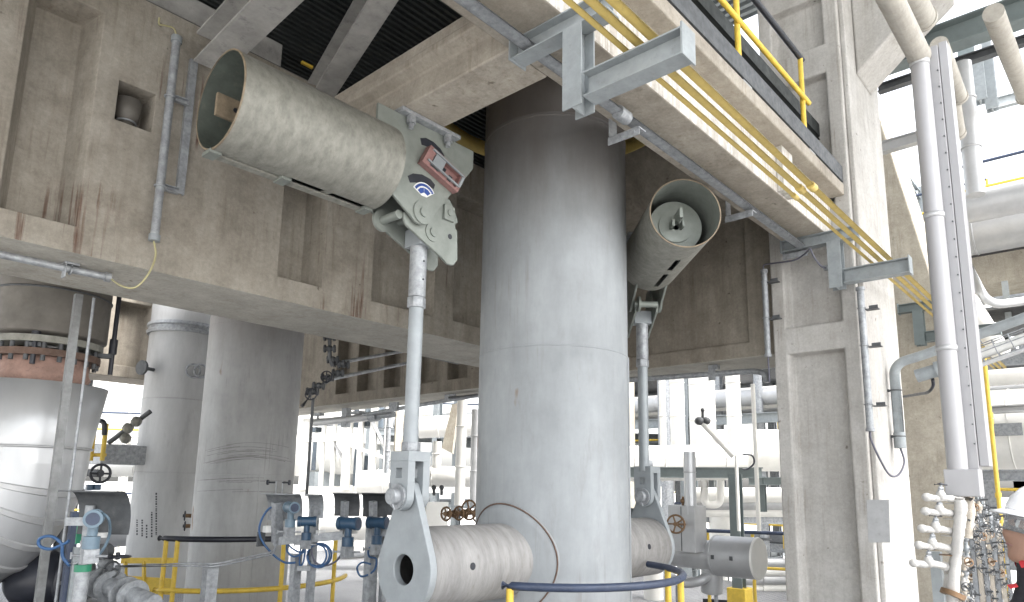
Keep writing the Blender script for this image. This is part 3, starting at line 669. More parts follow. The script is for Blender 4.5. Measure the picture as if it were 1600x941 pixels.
# handrail above
t=thing('handrail',(4,1.80,4.58),'yellow handrail with black top rail on the walkway above the girder','handrail')
Yh=1.80
pA=on(1155,112,1,Yh); pB=on(1258,222,1,Yh); tB=on(1243,82,1,Yh)
zb=(pA.z+pB.z)/2; zt=tB.z
for x in (pA.x,pB.x,pA.x-(pB.x-pA.x)):
    MB().cyl((x,Yh,zb+.09),(x,Yh,zt),.021,n=14).build('post','yellow',t); MB().cyl((x,Yh,zb-.02),(x,Yh,zb+.09),.023,n=14).build('post_base','navy',t)
    MB().box((x-.05,Yh-.05,zb-.034),(x+.09,Yh+.02,zb-.024)).box((x-.05,Yh-.05,zb-.12),(x+.09,Yh-.04,zb-.035)).build('base_bracket','galv',t)
MB().cyl((-2,Yh,zt+.005),(pB.x+.05,Yh,zt+.005),.024,n=14).build('top_rail','black',t)
MB().cyl((-2,Yh-.02,(zb+zt)/2),(pB.x+.1,Yh-.02,(zb+zt)/2),.020,n=14).build('mid_rail','yellow',t)
# ================================================================== THINGS ON THE LEFT BEAM
pz=lambda px,py,Y=4.42: on(px,py,1,Y)
a=pz(276,62);b=pz(241,372)
t=thing('conduit',(a.x,4.42,b.z),'vertical galvanised conduit fixed to the brown beam left of the spring can','conduit')
MB().cyl((a.x,4.42,b.z),(a.x,4.42,a.z),.026,n=14).build('conduit_tube','galv',t)
MB().cyl((a.x,4.42,a.z-.02),(a.x,4.42,a.z+.02),.034,n=14).build('bushing','lug',t); MB().cyl((a.x,4.42,b.z-.02),(a.x,4.42,b.z+.02),.034,n=14).build('bushing','lug',t)
c0=pz(307,110);c1=pz(297,303)
t2=thing('conduit_bracket',(c0.x,4.46,c1.z),'steel strut frame on the brown beam behind the open end of the left can','bracket')
MB().chan((c0.x,4.47,c1.z),(c0.x,4.47,c0.z+.1),.05,.035,.005,upv=X3).build('upright','galv',t2)
for (p0,p1) in (((262,148),(305,163)),((250,289),(296,303))):
    u=pz(*p0); v=pz(*p1); MB().chan((u.x,4.455,u.z),(c0.x-.026,4.455,v.z+.0),.04,.03,.005).build('crossbar','galv',t2)
    MB().torus((a.x,4.42,u.z-.01),Z3,.032,.006,16,5).build('pipe_clip','galv',t)
run('cable','cable_y',smoothpath([pz(240,375),pz(243,400),pz(232,428,4.40),pz(212,449,4.42),pz(190,447,4.5),on(172,435,2,2.96)]),.006,'cream cable looping from the vertical conduit to the one under the beam','cable',bendr=.001,n=6)
run('cable','cable_y',smoothpath([pz(276,60),pz(272,45),pz(258,40),pz(249,38),pz(249,28)]),.006,'short cream cable curling out of the top of the vertical conduit','cable',bendr=.001,n=6)
a=on(-30,392,2,2.96);b=on(170,433,2,2.96); yy=(a.y+b.y)/2
t=thing('conduit',(a.x,yy,2.93),'galvanised conduit strapped under the brown beam at the left','conduit')
MB().cyl((-.8,yy,2.96),(b.x,yy,2.96),.024,n=12).build('conduit_tube','galv',t); MB().cyl((b.x-.02,yy,2.96),(b.x+.012,yy,2.96),.032,n=12).build('bushing','galv',t)
x=on(120,415,2,2.96).x; MB().box((x-.04,yy-.03,2.985),(x+.04,yy+.09,2.998)).box((x-.035,yy-.035,2.9),(x-.03,yy+.035,2.984)).build('clamp_bracket','galv',t)
MB().torus((x,yy,2.96),X3,.032,.006,16,5).build('pipe_clip','galv',t)
# lamp in niche
nx=1.385; t=thing('niche_fitting',(nx,4.62,3.92),'grey cup shaped fitting sitting in the small square niche of the brown beam','light fitting')
MB().lathe((nx-.02,4.60,3.925),Z3,[(0,.0),(0,.045),(.03,.05),(.05,.07),(.17,.085),(.175,.0)],24).build('cup','dusty',t); MB().torus((nx-.02,4.60,3.95),Z3,.056,.006,24,6).build('rim','galv',t)
# ================================================================== CONDUITS ON THE RIGHT COLUMN
XF=6.34
def vcond(px0,py0,px1,py1,r,label,X=XF,clips=(),mat='galv',wid=None):
    a=on(px0,py0,0,X); b=on(px1,py1,0,X); y=(a.y+b.y)/2
    t=thing('conduit',(X,y,b.z),label,'conduit','conduits clipped to the pale column')
    MB().cyl((X,y,b.z),(X,y,a.z),r,n=14).build('conduit_tube',mat,t)
    for z in (a.z,b.z): MB().cyl((X,y,z-.012),(X,y,z+.014),r*1.25,n=14).build('bushing',mat,t)
    for py in clips:
        z=zp(X,y,py); MB().torus((X,y,z),Z3,r+.004,.005,16,5).build('pipe_clip','galv',t)
        MB().box((X-.01,y-r-.10,z-.02),(X+.055,y-r+.0,z-.012)).box((X-.01,y-r-.10,z-.011),(X-.004,y-r-.03,z+.012)).build('clip_bracket','darksteel',t)
    return V((X,y,a.z)),V((X,y,b.z))
t1,b1=vcond(1194,424,1200,556,.027,'left conduit on the pale column with two clips',6.30,(440,497))
t2_,b2_=vcond(1343,452,1361,672,.030,'middle conduit on the pale column below the second bracket',6.30,(482,540,632))
run('cable','cable_k',smoothpath([t1,V((6.3,t1.y,t1.z+.06)),on(1205,412,0,6.28),on(1240,407,0,6.2),on(1256,398,0,6.15),on(1266,388,0,6.0)]),.008,'grey cable from the left column conduit up to the girder conduit','cable',bendr=.001,n=6)
run('cable','cable_k',smoothpath([on(1266,388,0,6.0),on(1272,402,0,6.05),on(1282,415,0,6.15),on(1290,419,0,6.2)]),.008,'short grey cable drooping beside the second bracket','cable',bendr=.001,n=6)
MB().cyl(on(1288,419,0,6.25),on(1308,417,0,6.25),.026,n=12).build('conduit_stub','galv',label='short horizontal conduit stub behind the second bracket post',category='conduit')
MB().cyl(b1,b1-Z3*.25,.008,n=6).build('cable','cable_k',label='thin cable hanging from the foot of the left column conduit',category='cable')
# bent conduit on the column side, running off right
SX=7.0; sy=on(1402,640,0,SX).y
pb=V((SX,sy,on(1413,700,0,SX).z)); pt=V((SX,sy,on(1405,575,0,SX).z)); pr=on(1600,497,0,SX); pm=on(1440,556,0,SX)
t=thing('conduit',(SX,sy,pb.z),'bent pale grey conduit rising on the column side and turning off to the right','conduit')
pth=bend([pb,V((SX,sy,pm.z-.05)),pm,pr+(pr-pm)],.28,8); MB().tube(pth,.044,14).build('conduit_tube','bluegrey',t)
MB().cyl(pb-Z3*.002,pb+Z3*.14,.050,n=14).build('end_socket','bluegrey',t)
for py in (610,682): 
    z=zp(SX,sy,py); MB().torus((SX,sy,z),Z3,.049,.006,16,5).build('pipe_clip','darksteel',t); MB().box((SX-.02,sy+.05,z-.01),(SX+.02,sy+.13,z+.012)).build('clip_bracket','darksteel',t)
run('cable','cable_k',smoothpath([b2_,b2_-Z3*.08,on(1375,718,0,6.4),on(1390,742,0,6.6),on(1404,742,0,6.8),on(1413,722,0,6.95),pb]),.009,'grey cable looping between the middle conduit and the bent conduit','cable',bendr=.001,n=6)
# conduit under the right beam
XU=6.75; a=on(980,594,0,XU);b=on(1178,580,0,XU); e1=on(1196,583,0,XU); e2=on(1198,598,0,XU)
t=thing('conduit',(XU,3.3,2.9),'grey conduit strapped under the concrete beam right of the central pipe, ending in a hook','conduit')
MB().tube(bend([V((XU,a.y+3,a.z)),a,b,e1,e2],.08),.030,12).build('conduit_tube','galv',t)
x=on(1115,582,0,XU); MB().box((XU-.02,x.y-.05,x.z+.03),(XU+.05,x.y+.05,x.z+.09)).box((XU-.03,x.y-.03,x.z-.09),(XU-.022,x.y+.05,x.z+.028)).build('clamp_bracket','galv',t)
# ================================================================== LEFT BACKGROUND PIPES
P3=(4.27,8.29)
t=thing('riser_pipe',(P3[0],P3[1],0),'wide weathered grey vertical pipe left of the near hanger rod, with scuffed band marks','pipe')
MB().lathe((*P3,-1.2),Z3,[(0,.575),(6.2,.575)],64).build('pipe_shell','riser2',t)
mb=MB(); seam(mb,*P3,.575,zp(P3[0],P3[1]-.575,742),.006); seam(mb,*P3,.575,3.6,.008); mb.bar((P3[0]-.12,P3[1]-.563,-1),(P3[0]-.12,P3[1]-.563,zp(P3[0],P3[1]-.575,742)),.008,.008); mb.build('weld_seam','riser2',t)
ringrail(*P3,1.28,-156,-40,'black topped yellow ring handrail round the foot of the wide left pipe',(-152,-146,-97,-62),True,'black',.030)
P2=(4.9,12.05)
t=thing('riser_pipe',(*P2,0),'slimmer vertical pipe with a ring collar and stencilled marks at the far left','pipe')
MB().lathe((*P2,-1.2),Z3,[(0,.56),(8,.56)],48).build('pipe_shell','riser3',t)
zc=zp(P2[0]-.3,P2[1]-.45,512)
mb=MB().lathe((*P2,zc-.06),Z3,[(0,.56),(0,.60),(.05,.61),(.07,.585),(.11,.585),(.13,.61),(.18,.60),(.18,.56)],48,False); mb.build('ring_collar','galv',t)
mb=MB(); seam(mb,*P2,.56,zp(P2[0]-.3,P2[1]-.45,622),.012); seam(mb,*P2,.56,zp(P2[0]-.3,P2[1]-.45,738),.008); mb.build('weld_seam','riser2',t)
def onpipe(px,py,c,r):
    d=ray(px,py); ox,oy=-c[0],-c[1]; A=d.x**2+d.y**2; B=ox*d.x+oy*d.y; D=B*B-A*(ox*ox+oy*oy-r*r)
    if D<0: return None
    k=(-B-math.sqrt(D))/A; return CAM+d*k
for (px,py) in ((312,580),(301,580)):
    q=onpipe(px,py,P2,.58)
    if q: 
        nd=V((q.x-P2[0],q.y-P2[1],0)).normalized(); MB().torus(q+nd*.03,nd,.11,.018,20,6).build('lifting_eye','galv',t)
q=onpipe(240,578,P2,.57)
if q: nd=V((q.x-P2[0],q.y-P2[1],0)).normalized(); MB().cyl(q,q+nd*.22,.03).cyl(q+nd*.2,q+nd*.24,.12,n=20).build('side_nozzle','darksteel',t)
# stencil marks: rows of short strokes
mb=MB(); rr=random.Random(3)
for col,(x0,y0,y1) in enumerate(((213,812,836),(221,812,836),(228,820,838),(236,800,838),(243,770,838))):
    py=y0
    while py<y1:
        ln=rr.uniform(1.2,3.5)
        a=onpipe(x0,py,P2,.562); b=onpipe(x0-ln*.06,py+ln,P2,.562); c=onpipe(x0+2.4,py+.2,P2,.562)
        if a and b and c: mb.add([a,b,b+(c-a),c],[(0,1,2,3)])
        py+=ln+rr.uniform(.8,2)
mb.build('stencil_print','black',t,kind='stuff')
# ---- flange / bellows vessel and cladding elbow at far left
vc=on(73,560,1,6.2); VX,VY=vc.x,vc.y
Zv=lambda py,dr=0: zp(VX,VY-dr,py)
t=thing('expansion_joint',(VX,VY,2.4),'dark cylindrical pipe joint above a rusty pink bolted flange at the far left','pipe joint')
zt=3.6; z1=Zv(521,.38)
MB().lathe((VX,VY,z1),Z3,[(0,.0),(0,.385),(.01,.39),(zt-z1,.39)],48).build('upper_shell','dusty',t)
MB().torus((VX,VY,z1+.33),Z3,.392,.008,48,6).build('band','darksteel',t)
z2=Zv(537,.38)
MB().lathe((VX,VY,z2),Z3,[(0,.2),(0,.37),(.05,.37),(.05,.2)],48,False).build('upper_flange','can',t)
z3=Zv(551,.36)
fl=MB().lathe((VX,VY,z3-.03),Z3,[(0,.2),(0,.36),(.05,.36),(.05,.2)],48,False).build('lower_flange','rustd',t)
for k in range(20):
    a=2*math.pi*k/20; p=V((VX+.335*math.cos(a),VY+.335*math.sin(a),z3-.07)); MB().cyl(p,p+Z3*.15,.017,n=6).build('bolt','darksteel',fl)
MB().lathe((VX,VY,z3-.40),Z3,[(0,.29),(.06,.29),(.10,.31),(.14,.29),(.20,.285),(.24,.31),(.28,.29),(.37,.29)],48).build('bellows','rust',t)
for k,(px) in enumerate((40,160)):
    q=on(px,520,1,6.2 if k==0 else 6.3); MB().cyl((q.x,q.y-.3,z3-.1),(q.x,q.y-.3,3.3),.018,n=8).cyl((q.x,q.y-.3,z2),(q.x,q.y-.3,z2+.12),.03,n=6).build('tie_rod','black',t)
    MB().bar((q.x,q.y-.3,z2-.02),(VX,VY,z2-.02),.08,.03).build('tie_lug','darksteel',t)
cc=on(58,640,1,6.2); EX,EY=cc.x,cc.y
t=thing('clad_elbow',(EX,EY,0),'shiny aluminium clad pipe with a tapered collar and segmented elbow at the lower left edge','insulated pipe')
zt=zp(EX,EY-.45,596); zm=zp(EX,EY-.4,698)
MB().lathe((EX,EY,zm),Z3,[(0,.385),(zt-zm,.455),(zt-zm+.004,.30)],56).build('tapered_collar','alu',t)
MB().torus((EX,EY,zm+.0),Z3,.392,.010,56,6).build('cladding_seam','alud',t)
mb=MB().lathe((EX,EY,zm-.12),Z3,[(0,.382),(.12,.382)],56); mb.build('straight_section','alu',t)
dl=(-rt).normalized(); Rb=.60; r0=.382; cz=zm-.12; bc=V((EX,EY,cz))+dl*Rb
sgs=7; nn=48
for k in range(sgs):
    a0=math.pi/2*k/sgs; a1=math.pi/2*(k+1)/sgs
    def rg(a,r): 
        c=bc-dl*Rb*math.cos(a)-Z3*Rb*math.sin(a); e=-dl*math.cos(a)-Z3*math.sin(a); g=e.cross(dl.cross(Z3)).normalized(); s_=dl.cross(Z3).normalized()
        return [c+(e*math.cos(2*math.pi*i/nn)+s_*math.sin(2*math.pi*i/nn))*r for i in range(nn)]
    A=rg(a0,r0);B=rg(a1,r0-.0); mb=MB().add(A+B,[(i,(i+1)%nn,nn+(i+1)%nn,nn+i) for i in range(nn)],True)
    mb.build('elbow_segment','alu',t)
    A=rg(a1-.022,r0+.010);B=rg(a1+.022,r0+.010); C0=rg(a1-.030,r0-.001); D0=rg(a1+.030,r0-.001)
    mb=MB()
    for U,W_ in ((C0,A),(A,B),(B,D0)): mb.add(U+W_,[(i,(i+1)%nn,nn+(i+1)%nn,nn+i) for i in range(nn)],True)
    mb.build('lap_joint','alud',t)
# straight run leaving the elbow to the left, at low level
c=bc-Z3*Rb; MB().cyl(c,c+dl*2.5,r0,n=48).build('horizontal_run','alu',t)
# strut and rods in front of it
q=on(95,640,1,5.5); MB().angle((q.x,5.5,0),(q.x,5.5,3.0),.048,.006).build('strut_post','galvd',label='tall galvanised angle strut standing in front of the aluminium elbow',category='strut')
q=on(125,640,1,5.45); MB().cyl((q.x,5.45,0),(q.x,5.45,2.98),.010,n=8).build('thin_rod','galv',label='thin steel rod dropping from the beam in front of the aluminium elbow',category='rod')
# ================================================================== INSTRUMENTS
rtn=rt.normalized(); fhn=fh.normalized()
def hood(parent,c,wd,ht,dep,mat='darksteel'):
    """curved sheet sun hood: curved top and back, open to the viewer's lower side"""
    mb=MB(); n=10; A=[];B=[]
    for i in range(n+1):
        a=math.radians(-20+110*i/n); y=dep*(math.cos(a)); z=ht*(math.sin(a))
        A.append(c+fhn*y*.6-rtn*wd/2+Z3*(z-ht)); B.append(c+fhn*y*.6+rtn*wd/2+Z3*(z-ht))
    mb.add(A+B,[(i,i+1,n+2+i,n+1+i) for i in range(n)],True)
    off=V((0,0,.004)); mb.add([p+off for p in A+B],[(n+1+i,n+2+i,i+1,i) for i in range(n)],True)
    mb.bar(A[-1]-fhn*.05,B[-1]-fhn*.05,.12,.006)
    return mb.build('sun_hood',mat,parent)
def transmitter(parent,c,mat,s=1.,face=None):
    face=face or (-fhn*.8+rtn*.6).normalized(); face=V((face.x,face.y,0)).normalized()
    b=MB().cyl(c-face*.055*s,c+face*.055*s,.045*s,n=20); b.cyl(c-Z3*.10*s,c-Z3*.03*s,.028*s,n=14); bo=b.build('transmitter_body',mat,parent)
    MB().cyl(c+face*.056*s,c+face*.085*s,.05*s,n=20).build('dial_cover',mat,bo); MB().cyl(c+face*.0855*s,c+face*.088*s,.036*s,n=20).build('dial_glass','navy',bo)
    MB().cyl(c-face*.085*s,c-face*.056*s,.05*s,n=20).build('rear_cover',mat,bo)
    MB().cyl(c-Z3*.17*s,c-Z3*.101*s,.045*s,n=16).build('sensor_module',mat,bo)
    m=MB().box(c+V((-.04,-.03,-.25))*s,c+V((.04,.03,-.171))*s); m.cyl(c-Z3*.21*s-rtn*.1*s,c-Z3*.21*s+rtn*.1*s,.008*s,n=6); m.cyl(c-Z3*.21*s-rtn*.105*s-Z3*.02,c-Z3*.21*s-rtn*.105*s+Z3*.02,.006*s,n=6); m.build('manifold','galv',parent)
    return bo
def coil(parent,pts,r=.007,mat='cable_b',k=6): return MB().tube(smoothpath(pts,k),r,6).build('cable',mat,parent)
# station A (far left)
D=4.3; 
base=dp(128,900,D); bx=V((base.x,base.y,0))
t=thing('instrument_stand',bx,'instrument stand with light blue transmitter, hood and green collar by the aluminium elbow','instrument stand')
ztop=zp(bx.x,bx.y,790)
MB().cyl(bx,bx+Z3*zp(bx.x,bx.y,885),.042,n=16).build('pipe_post','galv',t); MB().cyl(bx+Z3*zp(bx.x,bx.y,893),bx+Z3*zp(bx.x,bx.y,882),.048,n=16).build('collar','greenp',t)
MB().cyl(bx+Z3*zp(bx.x,bx.y,882),bx+Z3*ztop,.028,n=14).build('upper_post','galv',t)
q=dp(150,768,D); hood(t,q,.33,.20,.22)
transmitter(t,dp(147,810,D-.12),'bluel',1.05,-fhn*.9+rtn*.45)
MB().bar(dp(105,815,D),dp(150,815,D),.03,.05).build('mounting_bar','galv',t)
MB().box(dp(142,840,D),dp(168,838,D)+V((.02,.02,.02))).build('tag_plate','label',t)
MB().tube(smoothpath([dp(160,802,D-.1),dp(170,812,D-.1),dp(171,835,D),dp(160,860,D),dp(140,878,D)]),.009,8).build('cable','bluel',t)
coil(t,[dp(110,885,D),dp(98,870,D),dp(96,850,D),dp(80,838,D),dp(62,842,D),dp(62,853,D),dp(78,858,D),dp(100,850,D),dp(108,845,D)],.010)
MB().tube(bend([dp(100,881,D),dp(122,881,D),dp(127,870,D),dp(127,845,D)],.03),.007,6).build('impulse_tube','galv',t)
MB().box(dp(118,850,D+.1),dp(126,822,D+.12)+V((.03,.03,0))).build('junction_box','greenp',t)
for k,(px,mm) in enumerate(((111,'bluegrey'),(101,'navy'))):
    q=dp(px,900,D+.25); MB().angle((q.x,q.y,0),(q.x,q.y,zp(q.x,q.y,855 if k==0 else 800)),.05,.006).build('upright',mm,t)
# valve cluster near it
vc_=dp(175,920,5.0)
t=thing('valve_assembly',(vc_.x,vc_.y,.4),'cluster of grey flanged valves with small handwheels low beside the yellow guard','valve')
def handwheel(parent,c,axis,R,mat='brass',r=.008,spk=4,name='handwheel'):
    mb=MB().torus(c,axis,R,r,20,6); d,a,b=frame(V(axis))
    for k in range(spk):
        an=2*math.pi*k/spk; mb.cyl(c,c+(a*math.cos(an)+b*math.sin(an))*R,r*.8,n=6)
    mb.cyl(c-d*.02,c+d*.03,r*2,n=8); return mb.build(name,mat,parent)
p0=dp(145,905,5.0);p1=dp(240,945,4.6)
MB().cyl(p0,p1,.065,n=16).build('valve_pipe','galv',t)
for k in (.15,.3,.55,.68): 
    c=p0+(p1-p0)*k; d=(p1-p0).normalized(); MB().cyl(c-d*.012,c+d*.012,.11,n=20).build('flange','galv',t)
for px,py in ((165,880),(185,905)):
    c=dp(px,py,5.0); MB().cyl(c-Z3*.1,c+Z3*.08,.035,n=12).ball(c,.055).build('valve_body','galv',t)
handwheel(t,dp(175,890,4.9),(-fhn+Z3*.2),.055,'darksteel'); handwheel(t,dp(184,870,4.9),Z3,.08,'black'); 
c=dp(161,862,4.9); MB().cyl(c+fhn*.05,c-fhn*.03,.055,n=20).build('pressure_gauge','darksteel',t)
# station B
D=5.9
def P(px,py,d=D): return dp(px,py,d)
b1=P(459,900); b2=P(488,900)
t=thing('instrument_stand',(b1.x,b1.y,0),'double post instrument stand with blue transmitters and coiled blue cable beside the wide left pipe','instrument stand')
MB().angle((b1.x,b1.y,0),(b1.x,b1.y,zp(b1.x,b1.y,866)),.07,.008).build('post','galv',t)
b2=P(486,900); MB().bar((b2.x,b2.y,0),(b2.x,b2.y,zp(b2.x,b2.y,790)),.06,.05).build('post','galv',t)
MB().bar(P(428,846),P(545,836),.06,.07).build('cross_arm','galv',t)
MB().bar(P(433,848),P(433,785),.07,.07,X3).build('upright','galv',t); MB().bar(P(537,834),P(539,783),.05,.05,X3).build('upright','galv',t)
MB().bar(P(465,888),P(489,888),.04,.04).build('tie_bar','galv',t)
hood(t,P(440,772),.30,.17,.22,'galv'); hood(t,P(490,773),.13,.15,.2,'galv'); hood(t,P(539,771),.22,.145,.2)
transmitter(t,P(455,793,D-.1),'bluel',.95); transmitter(t,P(545,818,D-.1),'blue',1.1,rtn-fhn*.35); transmitter(t,P(480,815,D-.05),'blue',.9,-rtn-fhn*.2)
MB().box(P(410,832),P(427,822)+V((.02,.02,0))).build('tag_plate','label',t); MB().box(P(493,836),P(508,829)+V((.02,.02,0))).build('tag_plate','label',t)
MB().box(P(543,834),P(558,828)+V((.02,.02,0))).build('tag_plate','label',t)
MB().box(P(400,854),P(412,832)+V((.04,.04,0))).build('junction_box','darksteel',t)
for i,x in enumerate((430,440)):
    MB().cyl(P(x+1,772),P(x+2,752),.006,n=6).build('impulse_tube','galv',t)
    c=P(x+1 if i else x,754); s_=-1 if i==0 else 1; MB().cyl(c,c+rtn*.055*s_,.008,n=8).cyl(c+rtn*.055*s_,c+rtn*.07*s_,.022,n=12).build('needle_valve','black',t)
coil(t,[P(433,790),P(418,797),P(406,820),P(408,842),P(425,865),P(445,879),P(462,879)],.009)
coil(t,[P(448,850),P(449,862),P(460,870),P(475,862),P(478,850),P(474,878),P(468,882),P(470,850)],.008)
coil(t,[P(448,848),P(458,858),P(472,862),P(476,840),P(478,820)],.008)
for k in range(3):
    c=P(496+k*1.5,868); d=(-fhn).normalized(); MB().torus(c,(d+rtn*.3*(k-1)),.088+.006*k,.008,24,6).build('cable_coil','cable_b',t)
coil(t,[P(486,850),P(490,875),P(505,884),P(525,877),P(538,856),P(542,832)],.009,'cable_k')
# tubes running left along a short post
q=P(323,905,5.4); t=thing('tube_support',(q.x,q.y,0),'short grey post carrying thin steel tubes in front of the wide left pipe','tube support')
MB().angle((q.x,q.y,0),(q.x,q.y,zp(q.x,q.y,882)),.09,.008).build('post','galv',t)
for dy in (0,4): MB().tube(bend([dp(180,885+dy*.3,5.2),dp(300,880+dy,5.4),dp(335,882+dy,5.4),dp(428,862+dy,5.8),dp(432,850,5.85)],.1),.008,6).build('impulse_tube','galv',t)
# station C (right)
b1=P(578,880,6.3); t=thing('instrument_stand',(b1.x,b1.y,0),'single post instrument stand with one blue transmitter just left of the near lug plate','instrument stand')
D2=6.3
MB().angle((b1.x,b1.y,0),(b1.x,b1.y,zp(b1.x,b1.y,800)),.09,.008).build('post','galv',t); q=P(598,900,D2); MB().angle((q.x,q.y,0),(q.x,q.y,zp(q.x,q.y,835)),.05,.006).build('post','galv',t)
MB().bar(P(575,834,D2),P(612,830,D2),.06,.08).build('cross_arm','galv',t); MB().bar(P(583,834,D2),P(583,783,D2),.06,.05,X3).build('upright','galv',t)
hood(t,P(584,771,D2),.23,.16,.2); hood(t,P(608,771,D2),.1,.15,.2); transmitter(t,P(590,817,D2-.1),'blue',1.1,rtn-fhn*.35)
coil(t,[P(586,830,D2),P(586,850,D2),P(576,858,D2),P(577,870,D2),P(588,874,D2),P(584,892,D2),P(565,901,D2),P(558,888,D2),P(566,879,D2),P(580,882,D2)],.009)
coil(t,[P(586,855,D2),P(594,852,D2),P(600,862,D2),P(597,872,D2)],.008)
# pipework hanging under the beam (valves and two slanting tubes)
t=thing('hung_pipework',on(510,560,1,5.8),'dark cluster of small valves and two slanting tubes hanging behind the long beam','pipework')
YB=5.9
r_=lambda px,py: on(px,py,1,YB)
MB().tube([r_(515,520),r_(515,560),r_(520,572)],.022,8).build('drop_pipe','darksteel',t)
for a,b_ in (((535,566),(640,547)),((520,592),(645,566))): MB().cyl(on(*a,1,YB),on(*b_,1,YB+.1),.018,n=8).build('slanting_tube','galv',t)
MB().tube([r_(472,635),r_(487,615),r_(505,600),r_(530,585)],.018,8).build('slanting_tube','darksteel',t)
for (px,py,k) in ((515,527,0),(515,545,1),(520,562,0),(530,568,1),(537,570,0),(528,583,1),(512,590,0),(498,603,1),(488,612,0)):
    c=r_(px,py); MB().ball(c,.035,10).cyl(c-rtn*.05,c+rtn*.05,.022,n=10).cyl(c-rtn*.055,c-rtn*.04,.04,n=12).cyl(c+rtn*.04,c+rtn*.055,.04,n=12).build('valve_body','darksteel',t)
for (px,py) in ((488,617),(512,590)): handwheel(t,r_(px,py)-fhn*.05,-fhn,.055,'black',.006)
q=r_(484,700); MB().cyl((q.x,q.y,zp(q.x,q.y,775)),(q.x,q.y,zp(q.x,q.y,622)),.015,n=8).build('drop_rod','darksteel',t)
MB().chan(on(628,545,1,5.6),on(715,565,1,5.6),.07,.06,.008).build('support_channel','darksteel',label='short dark channel fixed under the long beam behind the hanger rod',category='channel')
# fluorescent light and conduit under the far beam
def XB(px,py,X=6.9): return on(px,py,0,X)
t=thing('strip_light',XB(540,655),'long tubular light fitting under the far part of the rear beam','light fitting')
a=XB(492,661);b=XB(585,651); MB().cyl(a,b,.065,n=14).build('light_tube','alud',t); MB().cyl(b,b+(b-a).normalized()*.5,.05,n=12).cyl(b-(b-a).normalized()*.1,b+(b-a).normalized()*.1,.085,n=12).build('end_box','galv',t)
for px,py in ((497,648),(560,645)): c=XB(px,py); MB().cyl(c,c-Z3*.10,.02,n=8).bar(c-Y3*.12,c+Y3*.12,.12,.05).build('mounting','galv',t)
a=XB(568,648,6.8);b=XB(745,618,6.8); t=thing('conduit',(a+b)/2,'thin conduit clipped under the rear beam left of the central pipe','conduit'); MB().cyl(a,b,.030,n=10).build('conduit_tube','galv',t)
for px,py in ((617,638),(705,622)): c=XB(px,py,6.8); MB().box(c-V((.04,.10,.05)),c+V((.0,.10,.09))).build('clamp_bracket','galv',t)
q=XB(541,650); MB().bar((q.x,q.y,2.98),(q.x,q.y,zp(q.x,q.y,668)),.14,.1).build('hanging_strut','galv',label='short square strut hanging under the rear beam left of the hanger rod',category='strut')
# ================================================================== BACKGROUND, centre and left
grp='far plant seen under the beam'
def vpipe(px,py0,py1,d,rpx,mat,label,cat='pipe',n=20,caps=True,pm=None,grp=None):
    pm=pm if pm is not None else (py0+py1)/2
    q=dp(px,pm,d); r=rpx*d/F; z0=zp(q.x,q.y,py1); z1=zp(q.x,q.y,py0)
    o=MB().cyl((q.x,q.y,z0),(q.x,q.y,z1),r,n=n)
    t=thing('vertical_pipe',(q.x,q.y,z0),label,cat,grp); o.build('pipe_shell',mat,t)
    L=z1-z0; mb=MB()
    for k in (.3,.68): mb.torus((q.x,q.y,z0+L*k),Z3,r,.012,24,5)
    MB().torus((q.x,q.y,z0+L*.35),Z3,r+.002,.012,24,5).build('cladding_band',mat,t); MB().torus((q.x,q.y,z0+L*.72),Z3,r+.002,.012,24,5).build('cladding_band',mat,t)
    return t
def hpipe(p0,p1,r,mat,label,cat='pipe',bands=3,name='horizontal_pipe'):
    p0=V(p0);p1=V(p1); t=thing(name,(p0+p1)/2,label,cat); MB().cyl(p0,p1,r,n=28).build('pipe_shell',mat,t)
    for k in range(bands):
        c=p0+(p1-p0)*(k+.7)/(bands+.4); MB().torus(c,p1-p0,r+.002,.012,28,5).build('cladding_band',mat,t)
    return t
def post(px,py0,py1,d,wpx,mat,label,cat='post',name='steel_post'):
    q=dp(px,(py0+py1)/2,d); z0=zp(q.x,q.y,py1); z1=zp(q.x,q.y,py0); wd=wpx*d/F
    return MB().ibeam((q.x,q.y,z0),(q.x,q.y,z1),wd,wd,wd*.12,wd*.1,X3).build(name,mat,label=label,category=cat)
def beam(p0,p1,h,wd,mat,label,name='steel_beam',cat='beam'):
    return MB().ibeam(p0,p1,h,wd,h*.1,wd*.12).build(name,mat,label=label,category=cat)
# right of the riser
MB().box(dp(975,720,15)-V((.2,.2,1)),dp(991,560,15)+V((.3,.3,.5))).build('concrete_column','beige',label='narrow sunlit tan column just right of the central pipe',category='column')
vpipe(1035,560,700,15,5,'white','thin off white pipe, first one right of the far hanger rod')
vpipe(1058,560,700,15,11,'white','off white pipe, second one right of the far hanger rod')
vpipe(1097,560,712,16,20,'white','widest off white vertical pipe in the gap right of the far rod')
vpipe(1146,560,700,14,11,'white','off white vertical pipe nearest the pale column with a band low down')
hpipe(dp(955,725,13),dp(1160,722,13),.33,'white','fat white clad pipe running level behind the far hanger rod',bands=4)
hpipe(dp(1120,704,15),dp(1270,704,15),.45,'white','large white clad drum lying level behind the pale column',bands=2)
t=vpipe(1020,760,941,11,15,'white','white clad pipe dropping behind the far lug plate')
c=dp(1018,760,11); 
